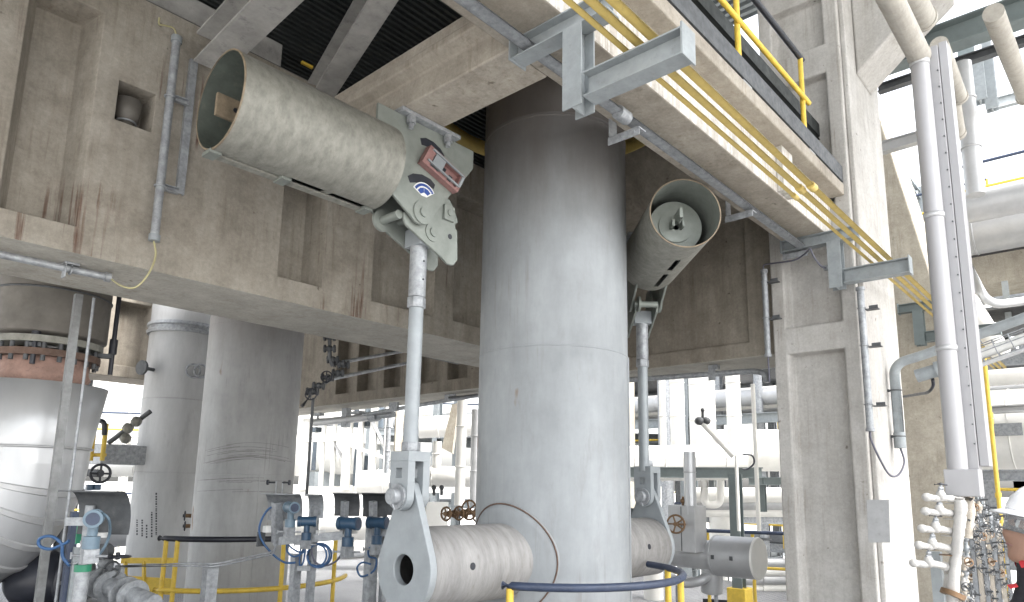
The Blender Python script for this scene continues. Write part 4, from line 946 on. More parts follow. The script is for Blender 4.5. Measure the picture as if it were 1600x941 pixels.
# green frame
beam(dp(985,738,10.5),dp(1190,739,10.5),.16,.14,'green','grey green steel beam crossing level behind the valve box')
post(1152,741,925,9.5,16,'green','grey green steel post with a yellow foot right of the valve box')
q=dp(1156,925,9.4); MB().box((q.x-.13,q.y-.13,-.0),(q.x+.13,q.y+.13,zp(q.x,q.y,918))).build('post_foot','yellow',label='yellow painted foot of the grey green post',category='post foot',bevel=.01)
post(1181,600,830,10.2,5,'white','slim white post beside the grey green post')
post(1192,745,800,13,8,'green','short grey green post further back by the pale column')
beam(dp(1170,752,13),dp(1260,752,13),.14,.1,'green','dark grey beam level behind the pale column')
beam(dp(1090,808,14),dp(1260,812,14),.2,.1,'galv','grey rack beam low behind the clad vessel')
for i,(py,rr_) in enumerate(((775,.16),(788,.13),(800,.10),(880,.08),(893,.08),(906,.09),(919,.08),(932,.08))):
    hpipe(dp(1085 if i<3 else 1150,py,13.5 if i<3 else 12),dp(1290,py,13.5 if i<3 else 12),rr_,'alud' if i%2 else 'white',('rack pipe beside the pale column, %s'%('upper of the three above the navy rail' if i==0 else 'middle of the three above the navy rail' if i==1 else 'lowest of the three above the navy rail' if i==2 else ['topmost','second','third','fourth','lowest'][i-3]+' of the five below the navy rail')),bands=2)
# U bend and hanging verticals
t=thing('pipe_bend',dp(1110,775,13),'white U shaped pipe bend seen between the valve box and the green post','pipe'); MB().tube(bend([dp(1100,745,13),dp(1101,789,13),dp(1125,789,13),dp(1126,745,13)],.12),.07,12).build('bend','white',t)
# dome tank
c=dp(1131,800,14); t=thing('dome_vessel',(c.x,c.y,c.z-1),'white dome ended vessel half hidden by the grey green post','vessel'); MB().lathe((c.x,c.y,c.z-1.2),Z3,[(0,.30),(1.2,.30),(1.4,.27),(1.52,.17),(1.57,.0)],28).build('shell','white',t)
# navy topped railing
def railing(p0,p1,label,n=3,top='navy',h=1.1,mid=True):
    p0=V(p0);p1=V(p1); t=thing('handrail',(p0+p1)/2-Z3*h,label,'handrail')
    MB().cyl(p0,p1,.028,n=10).build('top_rail',top,t)
    MB().cyl(p0-Z3*.5,p1-Z3*.5,.022,n=10).build('mid_rail','yellow',t)
    for k in range(n): 
        c=p0+(p1-p0)*(k+.15)/(n-.7+1e-6) if n>1 else (p0+p1)/2; MB().cyl(c-Z3*h,c-Z3*.03,.026,n=10).build('post','yellow',t)
    MB().bar(p0-Z3*(h-.06),p1-Z3*(h-.06),.008,.12).build('toe_board','black',t)
    return t
railing(on(1095,829,2,1.1),on(1260,835,2,1.1),'navy topped yellow handrail behind the clad vessel near the pale column',3)
# insulated valve box and vessel
D=7.2
t=thing('insulated_valve',dp(1072,850,D),'insulated valve with square white box, bronze handwheel and rising silver pipe','valve')
q=dp(1072,820,D)
zb0=zp(q.x,q.y,862); zb1=zp(q.x,q.y,790)
MB().box((q.x-.10,q.y-.15,zb0),(q.x+.16,q.y+.15,zb1)).build('insulation_box','alud',t,bevel=.006)
MB().bar((q.x-.101,q.y-.0,zb0+.01),(q.x-.101,q.y-.0,zb1-.01),.012,.004,Y3).build('box_seam','darksteel',t)
q2=dp(1078,750,D); z0=zp(q2.x,q2.y,789); z1=zp(q2.x,q2.y,706)
MB().cyl((q2.x,q2.y,z0-.1),(q2.x,q2.y,z1),.062,n=20).build('rising_pipe','alu',t); MB().torus((q2.x,q2.y,zp(q2.x,q2.y,738)),Z3,.064,.006,20,5).build('cladding_band','alud',t)
wh=dp(1056,819,D-.25); handwheel(t,wh,(-X3*.9-Y3*.25),.088,'brass',.011,5); MB().cyl(wh,wh+(dp(1080,820,D)-wh)*.8,.012,n=8).build('valve_stem','brass',t)
MB().ball(dp(1067,783,D),.03,8).cyl(dp(1067,776,D),dp(1067,792,D),.012,n=8).build('vent_valve','brass',t)
t=thing('insulated_vessel',dp(1120,870,D),'horizontal aluminium clad stub with a blank round end right of the far trunnion','insulated pipe')
p0=dp(1045,864,D+.25);p1=dp(1112,868,D); p2=dp(1118,868,D-.0); p3=dp(1184,873,D-.3)
MB().cyl(p0,p1,.13,.155,n=32).build('narrow_section','alud',t)
dd=(p3-p2).normalized(); MB().cyl(p2,p3,.205,n=40).build('wide_section','alud',t); MB().cyl(p3+dd*.001,p3+dd*.02,.21,.20,n=40).build('end_cap','white',t)
MB().cyl(p1,p2,.155,.205,n=32,cap=0).build('reducer','alud',t)
MB().torus(p2+dd*.02,dd,.207,.006,40,5).build('cladding_band','alud',t)
for k in (.18,.62): c=p2+(p3-p2)*k; MB().box(c-V((.215,.0,.02)),c-V((.19,-.03,-.02))).build('toggle_latch','darksteel',t)
MB().cyl(dp(1112,925,D),dp(1112,888,D),.11,n=28).ball(dp(1112,893,D),.11,16).build('lower_branch','alud',t)
MB().tube(bend([dp(1048,908,D),dp(1075,912,D-.05),dp(1095,908,D-.1),dp(1108,900,D-.05)],.05),.05,14).build('small_branch','alud',t)
q=dp(1061,935,D); MB().cyl((q.x,q.y,0),(q.x,q.y,zp(q.x,q.y,915)),.035,n=12).build('support_leg','galv',t)
q=dp(1119,935,D); MB().cyl((q.x,q.y,0),(q.x,q.y,zp(q.x,q.y,925)),.02,n=10).build('support_leg','galv',t)
# twin lamp on a slanting arm
t=thing('twin_floodlight',dp(1098,655,9),'small twin floodlight on a slanting white arm in front of the far white pipes','floodlight')
MB().cyl(dp(1098,660,9),dp(1146,712,9),.045,n=10).build('arm','white',t)
for px in (1093,1103): c=dp(px,658,9); MB().ball(c,.065,12,(1,1,.85)).build('lamp_head','darksteel',t)
MB().cyl(dp(1098,655,9),dp(1098,640,9),.02,n=8).ball(dp(1098,641,9),.03,8).build('bracket','darksteel',t)
q=dp(1152,760,9); MB().cyl((q.x,q.y,zp(q.x,q.y,830)),(q.x,q.y,zp(q.x,q.y,708)),.022,n=12).build('mast','white',t)
MB().tube(smoothpath([dp(1160,710,9),dp(1175,712,9),dp(1178,724,9),dp(1168,733,9),dp(1160,733,9)]),.012,6).build('cable','black',t)
# far steel frames, generic
def rack(x0,y0,nx,ny,sx,sy,levels,mat,label,wd=.25):
    t=thing('pipe_rack',(x0,y0,-6),label,'steel structure')
    for i in range(nx):
        for j in range(ny): MB().ibeam((x0+i*sx,y0+j*sy,-6),(x0+i*sx,y0+j*sy,levels[-1]),wd,wd,.02,.02,X3).build('post',mat,t)
    for z in levels:
        for i in range(nx): MB().ibeam((x0+i*sx,y0,z),(x0+i*sx,y0+(ny-1)*sy,z),wd,wd*.7,.02,.02).build('beam',mat,t)
        for j in range(ny): MB().ibeam((x0,y0+j*sy,z-wd),(x0+(nx-1)*sx,y0+j*sy,z-wd),wd,wd*.7,.02,.02).build('beam',mat,t)
    for i in range(nx-1):
        for k,z in enumerate(levels[:-1]): MB().bar((x0+i*sx,y0,z),(x0+(i+1)*sx,y0,levels[k+1]),.1,.1).build('brace',mat,t)
    return t
rack(17,4,3,4,5,5,(0,3.5,7,10.5),'bluegrey','pale steel frame standing furthest back right of the central pipe')
rack(10,24,3,4,5,5,(0,3.5,7,10.5),'white','white painted steel frame standing far back left of the central pipe')
rack(22,-12,3,3,5,6,(0,4,8,12),'bluegrey','distant steel frame seen to the right of the pale column')
for i,(x,z,r_2) in enumerate(((17.5,4.1,.22),(18.4,4.2,.3),(19.6,4.1,.2),(20.6,4.3,.35),(18,7.5,.25),(19.3,7.7,.4),(20.8,7.5,.22))):
    hpipe((x,1.5,z),(x,22,z),r_2,'white' if i%2 else 'alud',['nearest thin','second, wider','third, thin','fourth, widest','nearest upper','middle upper, fattest','rearmost upper'][i]+' pipe laid along the furthest right hand steel frame',bands=6)
# white framed building left of the hanger rod
D=19
t=thing('framed_building',dp(530,700,D),'white framed building with open bays and a tank inside, left of the near hanger rod','building')
def fb(px,py0,py1,wpx): 
    q=dp(px,(py0+py1)/2,D); MB().bar((q.x,q.y,zp(q.x,q.y,py1)),(q.x,q.y,zp(q.x,q.y,py0)),wpx*D/F,.3,fhn).build('mullion','white',t)
for px,wq in ((478,10),(505,3),(522,3),(543,11),(563,6),(583,9),(604,5)): fb(px,630,765,wq)
for (xa,ya,xb_,yb,hh) in ((470,652,600,650,5),(470,688,545,686,6),(545,695,600,715,5),(470,765,740,765,10)):
    MB().bar(dp(xa,ya,D),dp(xb_,yb,D),.3,hh*D/F).build('cross_beam','white',t)
MB().bar(dp(578,652,D),dp(604,705,D),.2,.08).build('brace','alud',t); MB().bar(dp(520,690,D),dp(545,730,D),.2,.08).build('brace','alud',t)
for (xa,ya,xb_,yb) in ((484,655,540,664),(486,668,503,676),(550,636,600,668),(553,700,561,760),(567,712,581,760),(486,690,496,735)):
    a_=dp(xa,yb,D+.6); b_=dp(xb_,ya,D+.6); MB().box((min(a_.x,b_.x),min(a_.y,b_.y),a_.z),(max(a_.x,b_.x),max(a_.y,b_.y),b_.z)).build('infill_panel','darkblue',t)
hpipe(dp(440,712,21),dp(560,708,21),.62,'white','white tank lying inside the framed building',bands=3,name='horizontal_tank',cat='tank')
MB().box(dp(478,762,20.5),dp(540,738,20.5)+V((.5,.5,0))).build('plinth','bluegrey',label='blue grey plinth under the tank in the framed building',category='plinth',bevel=.01)
vpipe(606,640,740,14,4,'galv','thin grey pipe just left of the near hanger rod')
t=thing('concrete_strut',dp(690,660,14),'sunlit tan sloping concrete strut between the hanger rod and central pipe','concrete brace')
MB().prism([dp(690,700,14),dp(706,708,14),dp(716,630,14),dp(706,632,14)],fhn*.5).build('strut','beige',t)
MB().box(dp(612,765,15),dp(628,640,15)+V((.3,.3,0))).build('concrete_column','beige',label='tan concrete column behind the near hanger rod',category='column')
vpipe(720,620,790,11,8,'white','off white pipe with streaks just left of the central pipe')
vpipe(742,640,790,11.5,7,'alud','grey pipe half hidden by the left edge of the central pipe')
vpipe(682,690,760,12,7,'white','short off white pipe right of the near clevis')
hpipe(dp(655,668,16),dp(760,664,16),.25,'white','level white pipe high between the hanger rod and central pipe',bands=2)
# handwheels cluster
D=8.
t=thing('valve_manifold',dp(715,805,D),'row of brown handwheel valves beside the left edge of the central pipe','valve')
for px,py,R_,dd_ in ((697,803,.075,8),(717,802,.075,8),(733,797,.11,8),(748,805,.09,8.2)): handwheel(t,dp(px,py,dd_),(-fhn*.8-rtn*.6),R_,'brass',.012,5)
MB().cyl(dp(697,803,8.05),dp(760,800,8.2),.03,n=10).build('valve_spindle','brass',t)
for px in (710,726): MB().ball(dp(px,803,8.1),.05,10).build('valve_body','brass',t)
t=thing('white_cabinet',dp(660,790,9),'white insulated box with small fittings right of the near clevis','insulation box'); MB().box(dp(655,835,9),dp(683,785,9)+V((.3,.1,0))).build('box_body','white',t,bevel=.01)
for px in (662,678,690): MB().cyl(dp(px,774,9),dp(px,762,9),.02,n=8).ball(dp(px,762,9),.035,8).build('vent_fitting','darksteel',t)
hpipe(dp(640,745,12),dp(760,745,12),.18,'white','level white pipe behind the near clevis',bands=2)
# clad exchanger with small gauge boxes left of lug
hpipe(dp(560,755,17),dp(640,752,17),.3,'white','small white drum left of the near clevis',bands=1)
# floor level clutter in the distance
MB().box(dp(520,862,16),dp(620,840,16)+V((.6,.6,0))).build('low_plinth','ground',label='low pale plinth on the far floor beyond the instruments',category='plinth')
hpipe(dp(470,820,14),dp(640,818,14),.32,'white','pale level pipe behind the blue transmitters',bands=3)
# ---- far left background
hpipe(dp(150,825,12.5),dp(260,822,12.5),.34,'alud','fat aluminium clad pipe low behind the slimmer left pipe',bands=2)
t=thing('yellow_gate',dp(155,690,8),'small yellow frame with black padded top beside the aluminium collar','guard frame')
for px in (145,163): q=dp(px,690,8); MB().cyl((q.x,q.y,zp(q.x,q.y,720)),(q.x,q.y,zp(q.x,q.y,662)),.025,n=10).build('post','yellow',t)
MB().cyl(dp(143,711,8),dp(165,711,8),.022,n=10).build('cross_rail','yellow',t); MB().tube(bend([dp(132,657,8),dp(163,658,8),dp(163,680,8)],.05),.028,10).build('padded_rail','black',t)
MB().box(dp(135,725,11),dp(240,697,11)+V((.3,.2,0))).build('grey_wall_panel','galv',label='grey boxed duct crossing behind the yellow frame at the far left',category='duct',bevel=.01)
hpipe(dp(120,735,13),dp(250,735,13),.12,'white','pale level pipe under the grey boxed duct',bands=2)
t=thing('slanting_valve',dp(195,665,8.5),'slanting dark pipe with two small valves left of the slimmer pipe','valve')
MB().cyl(dp(170,692,8.5),dp(235,643,8.5),.03,n=8).build('slanting_pipe','darksteel',t)
for px,py in ((213,659),(200,669),(196,685)): MB().ball(dp(px,py,8.4),.065,10).cyl(dp(px-5,py-3,8.4),dp(px+5,py+3,8.4),.05,n=10).build('valve_body','can',t)
t=thing('handwheel_valve',dp(155,745,7),'black handwheel valve on a dark bonnet above the left hood','valve'); handwheel(t,dp(157,740,7),(-fhn+rtn),.09,'black',.014,4); MB().cyl(dp(157,740,7),dp(125,738,7.2),.04,n=10).build('valve_bonnet','darksteel',t)
MB().box(dp(133,766,6),dp(146,757,6)+V((.02,.02,0))).box(dp(146.3,766,6),dp(156,757,6)+V((.02,.02,0))).build('name_plate','blue',label='small blue plate on top of the left sun hood',category='plate')
# yellow guard behind station A
t=thing('yellow_guard',dp(225,890,9),'yellow flat bar guard frame round the foot of the slimmer left pipe','guard frame')
MB().bar(dp(190,876,9),dp(272,876,9),.04,.07).build('top_bar','yellow',t); MB().bar(dp(190,912,9),dp(272,917,9),.04,.2).build('kick_board','yellow',t)
for px in (196,225): MB().bar(dp(px,940,9),dp(px,876,9),.07,.03,X3).build('post','yellow',t)
for py in (806,822):
    c=onpipe(300,py,P2,.60) or dp(300,py,11.5)
    t=thing('small_valve',c,('upper' if py<810 else 'lower')+' small black handwheel valve between the two left pipes','valve'); handwheel(t,dp(289,py,10.5),(-rtn-fhn*.4),.065,'black',.012,4); MB().cyl(dp(289,py,10.5),dp(306,py,10.6),.03,n=8).build('valve_stem','brass',t)

# ================================================================== RIGHT FOREGROUND: DUCT, PIPES, MANIFOLD
D=3.3
q=dp(1469,440,D); DX,DY=q.x,q.y
t=thing('clad_riser_duct',(DX,DY,0),'tall silver clad pipe with riveted flat duct, ending in a white box above the valves','insulated pipe')
zt=zp(DX,DY,92); zb=zp(DX,DY,735)
MB().cyl((DX,DY,zb),(DX,DY,zt),.042,n=28).build('round_cladding','duct',t)
for py in (100,338,545): z=zp(DX,DY,py); MB().lathe((DX,DY,z-.012),Z3,[(0,.0425),(0,.0455),(.024,.0455),(.024,.0425)],28).build('cladding_band','alud',t)
e=V((RT.x,RT.y,0)).normalized()
# flat riveted duct right of the round pipe
dc=V((DX,DY,0))+e*.045; fd=V((FW.x,FW.y,0)).normalized()
n1=(X3*1.0); 
x0d,y0d=dc.x+.01,dc.y
mb=MB(); mb.box((DX+.03,DY-.077,zb-.0),(DX+.12,DY-.037,zp(DX,DY,75))); fl=mb.build('flat_duct','duct',t,bevel=.002)
mb=MB(); mb.box((DX+.05,DY-.115,zb+.02),(DX+.15,DY-.079,zp(DX,DY,70))); mb.build('outer_duct','duct',t,bevel=.002)
for k in range(22):
    z=zb+.12+k*(zt-zb-.2)/21
    MB().cyl((DX+.022,DY-.070,z),(DX+.0299,DY-.070,z),.0035,n=6).build('rivet','darksteel',fl)
mb=MB(); mb.box((DX-.045,DY-.085,zp(DX,DY,776)),(DX+.06,DY+.050,zb+.003)); mb.build('end_box','duct',t,bevel=.004)
# pipes coming overhead toward the duct
pA=V((DX,DY,zt)); 
t=thing('insulated_pipe',(1.5,DY,zt),'insulated pipe running overhead to the top of the silver clad riser','insulated pipe')
MB().cyl((-.4,DY+.0,zt+.02),(DX+.02,DY,zt+.02),.052,n=24).build('pipe_run','insul',t); MB().ball((DX,DY,zt+.02),.055,20).build('elbow','insul',t)
def seg(name,label,a,b,da,db,rp,mat,cat='insulated pipe'):
    p0=dp(*a,da);p1=dp(*b,db); t=thing(name,(p0+p1)/2,label,cat); MB().cyl(p0,p1,rp*(da+db)/2/F,n=24).build('pipe_run',mat,t); MB().cyl(p1,p1+(p1-p0).normalized()*.04,rp*1.12*(da+db)/2/F,n=24).build('pipe_end',mat,t); return t
seg('insulated_pipe','fatter insulated pipe overhead, second from the left, with a cut end',(1395,-60),(1442,28),3.6,4.4,19,'insul')
seg('insulated_pipe','white pipe slanting down behind the flat riveted duct',(1467,70),(1498,150),4.6,5.4,12,'insul')
seg('insulated_pipe','long white pipe end poking down right of the riveted duct',(1480,110),(1496,206),5.2,5.8,11,'insul')
seg('insulated_pipe','rust stained white pipe hanging at the upper right edge',(1552,20),(1602,150),5.5,7,13,'insul')
v=vpipe(1514,100,305,7,13,'alud','grey clad vertical pipe right of the riveted duct'); 
XD=9.0
hpipe(on(1512,325,0,XD),on(1512,325,0,XD)-Y3*6,.18,'alud','grey clad pipe elbowing off to the right below the vertical one',bands=4)
# steel at upper right
def yb(px0,py0,px1,X,h,wd,mat,label,name='steel_beam'):
    a=on(px0,py0,0,X); z=a.z; 
    # end where image x = px1 on same z
    lo=on(px1,py0,2,z) if False else None
    y1=a.y-6
    MB().ibeam((X,a.y,z),(X,y1,z),h,wd,.012,.01).build(name,mat,label=label,category='beam')
a=on(1358,105,0,7.6); b=on(1600,15,0,7.6); zz=(a.z+b.z)/2
MB().ibeam((7.6,a.y,zz),(7.6,b.y-3,zz),.26,.2,.016,.012).build('steel_beam','green',label='grey green steel beam crossing above the riveted duct at the upper right',category='beam')
a=on(1372,135,0,8.6); b=on(1585,75,0,8.6); zz=(a.z+b.z)/2
MB().ibeam((8.6,a.y,zz),(8.6,b.y-1,zz),.10,.1,.012,.01).build('steel_beam','darksteel',label='thin dark steel beam behind the duct at the upper right',category='beam')
a=on(1370,232,0,8.2); b=on(1440,216,0,8.2); zz=(a.z+b.z)/2
MB().ibeam((8.2,a.y,zz),(8.2,b.y,zz),.13,.1,.01,.01).build('steel_beam','conc_r' if False else 'alud',label='pale grey beam stub between the beige column and the silver riser',category='beam')
for k,(px,py0,py1,wq,lb) in enumerate(((1508,45,92,20,'upper'),(1528,88,160,20,'lower left'),(1546,85,172,16,'lower right'),(1540,40,82,12,'small upper'))):
    post(px,py0,py1,10,wq,'bluegrey' if k else 'green',lb+' grey steel post hanging in the framework at the upper right',name='steel_post')
beam(dp(1545,165,10),dp(1640,140,10),.16,.12,'bluegrey','blue grey beam at the foot of the hanging posts, upper right')
# concrete blocks high behind
MB().box(on(1475,-40,0,11)+V((0,.3,0)),on(1390,60,0,11)+V((.5,.2,1.2))).build('upper_beam','darksteel',label='dark soffit beam high behind the upper right pipes',category='beam')
MB().box((13.,-8,on(1550,442,0,13).z),(14,on(1455,395,0,13).y+1.,on(1550,396,0,13).z)).build('concrete_beam','beige',label='beige concrete beam crossing behind the silver riser at the right',category='beam')
zz=on(1550,393,0,12.8).z; MB().box((12.7,-8,zz-.02),(12.9,on(1500,395,0,12.8).y,zz+.22)).build('slotted_channel','black',label='black slotted channel on top of the beige beam at the right',category='channel')
for (px,py,X,r_1,mat,lab) in ((1400,385,12,.36,'alud','large clad pipe passing behind the beige column top, at the right'),(1550,372,13.5,.15,'white','white pipe just above the black slotted channel'),(1550,470,12,.05,'galv','thin grey tube below the beige beam at the right'),(1560,590,12,.12,'white','white pipe low behind the tubular light at the right'),(1560,612,14,.10,'alud','grey pipe lowest behind the tubular light at the right')):
    z=on(px,py,0,X).z; hpipe((X,on(1380,py,0,X).y+.3,z),(X,-9,z),r_1,mat,lab,bands=5)
hpipe((13,on(1500,672,0,13).y+2,on(1560,672,0,13).z),(13,-9,on(1560,672,0,13).z),.62,'white','huge white clad drum low at the right behind the yellow pole',bands=3,name='horizontal_tank',cat='tank')
z=on(1560,743,0,12).z; MB().ibeam((12,3,z),(12,-9,z),.16,.12,.02,.02).build('steel_beam','galv',label='grey beam under the huge white drum at the right',category='beam')
z=on(1560,640,0,11.5).z; MB().ibeam((11.5,3,z),(11.5,-9,z),.10,.2,.02,.02).build('steel_beam','alud',label='pale beam just above the huge white drum at the right',category='beam')
c=on(1552,672,0,12.3); MB().box(c-V((.02,.35,.09)),c+V((.02,.25,.09))).build('name_plate','galv',label='grey rectangular plate on the huge white drum by the yellow pole',category='plate')
# slanting props
seg('slanting_pipe','white slanting pipe below the beige beam right of the duct',(1512,470),(1560,545),8,8.5,14,'white','pipe')
MB().tube(bend([dp(1500,390,8),dp(1543,478,8),dp(1640,465,8)],.2),.05,10).build('bent_tube','alud',label='thin bent tube in front of the beige beam at the right',category='pipe')
for k,(a,b,zr) in enumerate((((1510,500),(1600,480),12),((1510,525),(1600,505),12))):
    p=on(*a,0,11); MB().box((10.5,-8,p.z-.02),(11.3,p.y,p.z+.02)).build('grating_walkway','darksteel',label=('upper' if k==0 else 'lower')+' dark grating walkway strip seen edge on at the right',category='walkway')
post(1573,440,500,9,8,'bluegrey','short blue grey hanger post under the beige beam at the right')
# yellow pole
t=thing('yellow_pole',dp(1545,700,5.5),'tall thin yellow pole with joints standing at the right behind the worker','pole')
q=dp(1547,650,5.5); MB().cyl((q.x,q.y,0),(q.x,q.y,zp(q.x,q.y,560)),.016,n=10).build('pole','yellow',t)
for py in (645,655,770): MB().cyl((q.x,q.y,zp(q.x,q.y,py+8)),(q.x,q.y,zp(q.x,q.y,py)),.022,n=10).build('pole_joint','yellow',t)
# tubular light with wire guard
t=thing('tubular_light',dp(1500,570,5),'tubular flameproof light with wire guard sloping up to the right edge, beside the silver riser','light fitting')
a=on(1432,588,0,5.3);b=on(1463,579,0,5.3); c=b+(b-a)*.02; ee=V((5.3,on(1640,515,0,5.3).y,on(1640,515,0,5.3).z))
MB().cyl(a,b,.045,n=16).cyl(b,b+(b-a).normalized()*.06,.06,n=16).build('end_cap','bluegrey',t)
dd=(ee-b).normalized(); MB().cyl(b+dd*.061,ee,.034,n=16).build('glass_tube','label',t)
mb=MB()
for k in range(14): mb.torus(b+dd*(.09+k*.09),dd,.065,.0035,16,5)
_,sA,uA=frame(dd)
for k in range(6):
    an=k*math.pi/3; o=(sA*math.cos(an)+uA*math.sin(an))*.065; mb.cyl(b+dd*.06+o,b+dd*1.4+o,.0035,n=5)
g=mb.build('wire_guard','galv',t); g['kind']='stuff'
MB().bar(b+dd*.02-Z3*.07,ee-Z3*.07,.07,.012).build('reflector_strip','alud',t)
MB().tube(smoothpath([on(1457,592,0,5.3),on(1458,603,0,5.35),on(1450,613,0,5.5),on(1435,616,0,6),on(1412,620,0,6.9)]),.011,6).build('cable','black',t)
# ---- frosted valve manifold
D=3.05
t=thing('sampling_manifold',dp(1495,850,D),'white frosted tubing manifold with five black tee handled valves at the lower right','valve manifold')
rows=((1470,757,1452,778),(1468,781,1450,800),(1462,806,1445,827),(1457,831,1440,853),(1451,858,1432,881))
rn=random.Random(5)
def rough_tube(pts,r,rs=None,n=10):
    pts=smoothpath(pts,5); 
    rr=[r*(1+rn.uniform(-.12,.15)) for _ in pts]; return MB().tube(pts,r,n,rs=rr)
for k,(hx,hy,sx,sy) in enumerate(rows):
    c=dp(sx,sy,D); dv=D+.03*k*0
    rough_tube([dp(sx-5,sy-1,D),dp(sx+4,sy,D),dp(sx+13,sy+1,D),dp(sx+24,sy,D),dp(sx+36,sy+2,D+.02),dp(sx+48,sy+5,D+.04)],.0145).build('frosted_stub','wfrost',t)
    MB().ball(dp(sx-4,sy-1,D),.021,12,(1,1,.9)).build('frosted_cap','wfrost',t)
    MB().ball(dp(hx,sy-4,D),.020,12,(1,1,1.3)).build('frosted_body','wfrost',t)
    MB().cyl(dp(hx,sy-4,D),dp(hx,hy+1,D),.0055,n=8).cyl(dp(hx-4,sy-12,D),dp(hx+4,sy-12,D),.006,n=6).cyl(dp(hx-3,hy+6,D),dp(hx+3,hy+6,D),.008,n=6).build('valve_stem','galv',t)
    h0=dp(hx-10,hy,D);h1=dp(hx+10,hy+1,D); MB().tube([h0,h0+(h1-h0)*.35+Z3*.002,h0+(h1-h0)*.5+Z3*.004,h0+(h1-h0)*.65+Z3*.002,h1],.0045,8,rs=[.003,.0045,.0065,.0045,.003]).build('tee_handle','black',t)
    rough_tube([dp(sx+44,sy+4,D+.03),dp(sx+52,sy+12,D+.05),dp(sx+50,sy+26,D+.05),dp(sx+48,sy+40,D+.05)],.020).build('frosted_bend','wfrost',t)
for k,py in enumerate((788,812,838,868)): MB().lathe(dp(1490-k*3,py,D+.05),Z3,[(0,.0),(0,.034),(.004,.034),(.004,0)],18,False).build('disc_fin','brass' if k==3 else 'wfrost',t)
rough_tube([dp(1500,778,D),dp(1500,800,D),dp(1497,830,D),dp(1494,870,D+.02),dp(1490,910,D),dp(1486,960,D)],.022).build('frosted_header','wfrost',t)
rough_tube([dp(1512,778,D+.1),dp(1514,800,D+.1),dp(1512,840,D+.1)],.022).build('frosted_header','frost',t)
MB().cyl(dp(1490,925,D),dp(1487,925,D)-Z3*.02,.05,n=16).build('disc_fin','brass',t)
q=dp(1465,900,D+.2); MB().bar((q.x,q.y,0),(q.x,q.y,zp(q.x,q.y,862)),.045,.045).build('support_post','bluegrey',t)
MB().cyl(dp(1425,880,D),dp(1432,881,D),.012,n=8).build('end_stub','frost',t)
# receding mass of small valves
def smallvalve(c,sz,kind):
    t=thing('needle_valve',c,'x','valve','small needle valves crowded behind the white manifold')
    ax=(-fhn*.7+rtn*rn.uniform(-.8,.4)+Z3*rn.uniform(-.3,.5)).normalized()
    MB().ball(c,.020*sz,8,(1,1,1.2)).cyl(c-Z3*.035*sz,c+Z3*.035*sz,.010*sz,n=8).build('valve_body',kind,t)
    MB().cyl(c,c+ax*.05*sz,.006*sz,n=6).build('valve_stem','galv',t); handwheel(t,c+ax*.05*sz,ax,.022*sz,'brass' if rn.random()<.25 else 'darksteel',.0028*sz,3)
    return t
protos=[]
for i in range(6): protos.append(smallvalve(dp(1520,800,D+.3),.85,('frost','galv','wfrost','frost','galv','lug')[i]))
first=True; cnt=0
LABV='small needle valve with a round handwheel, one of the crowd right of the white manifold'
for col in range(7):
    for row in range(11):
        px=1508+col*9.5+rn.uniform(-3,3); py=775+col*8+row*17+rn.uniform(-4,4)
        if py>950: continue
        pos_=dp(px,py,D+.15+col*.13+rn.uniform(-.03,.03))
        k=cnt%6
        if cnt<6: o=protos[k]; o.location=pos_
        else: o=copy_tree(protos[k],loc=pos_,rz=rn.uniform(-.5,.5))
        OW=['first','second','third','fourth','fifth','sixth','seventh','eighth','ninth','tenth','eleventh']
        o['label']='small needle valve, %s from the top in the %s column right of the white manifold'%(OW[row],OW[col]); cnt+=1
for col in range(7):
    px=1512+col*9.5; a=dp(px,780+col*8,D+.2+col*.13); MB().tube([a,a-Z3*.7],.011,8).build('riser_tube','frost' if col%2 else 'galv',t)
for row in range(5):
    MB().cyl(dp(1500,800+row*32,D+.12),dp(1572,840+row*30,D+1.05),.009,n=8).build('header_tube','frost' if row%2 else 'galv',t)
MB().prism([dp(1526,770,4.6),dp(1534,776,4.6),dp(1556,870,4.6),dp(1545,870,4.6)],fhn*.03).build('back_plate','bluegrey',t)
# ================================================================== WORKER
# origin at feet; facing direction f (toward image left), built in world coordinates
hp=dp(1634,850,2.2)
HX,HY_=hp.x,hp.y
f=(-rtn*.93+fhn*.35).normalized(); sdv=V((-f.y,f.x,0)) # left side of person
t=thing('person',(HX,HY_,0),'worker in white helmet, clear glasses and black and red neck gaiter, right edge','person')
eye=V((HX,HY_,zp(HX,HY_,838)))
Hc=eye+Z3*.02-f*.0          # head centre
TT=math.radians(16)
def hw(a,b,c): return Hc+f*(a*math.cos(TT)-c*math.sin(TT))+sdv*b+Z3*(a*math.sin(TT)+c*math.cos(TT))
def hwb(a,b,c): return Hc+f*a+sdv*b+Z3*c
# head: sculpted rings from chin to crown, front profile varied
mb=MB(); n=28; rings=[]
prof=[(-.125,.035,.03,.050,.0),(-.115,.050,.040,.055,.004),(-.09,.062,.052,.052,.006),(-.065,.066,.060,.050,.006),(-.045,.072,.064,.050,.004),(-.02,.074,.068,.052,.0),(.0,.078,.071,.050,-.002),(.03,.088,.075,.05,.0),(.06,.088,.076,.05,.0),(.09,.078,.066,.04,0),(.11,.055,.045,.03,0),(.122,.012,.012,.0,0)]
vs=[]
for (z,rf,rs_,_,dx) in prof:
    for i in range(n):
        a=2*math.pi*i/n; cx=math.cos(a); sx=math.sin(a)
        rad=rf*(1.08 if cx<0 else 1.0); x=cx*rad+dx+( .012 if z>-.1 else .02)
        g=max(0,cx)**10
        if -.05<z<.01: x+=g*(.030*(1-abs(z+.035)/.05) if abs(z+.035)<.05 else 0)   # nose
        if -.085<z<-.06: x+=g*.010                                                   # lips
        if z<-.1: x+=g*.008
        if -.01<z<.02: x-=abs(sx)**2*.004*max(0,cx)
        vs.append(hw(x,sx*rs_,z))
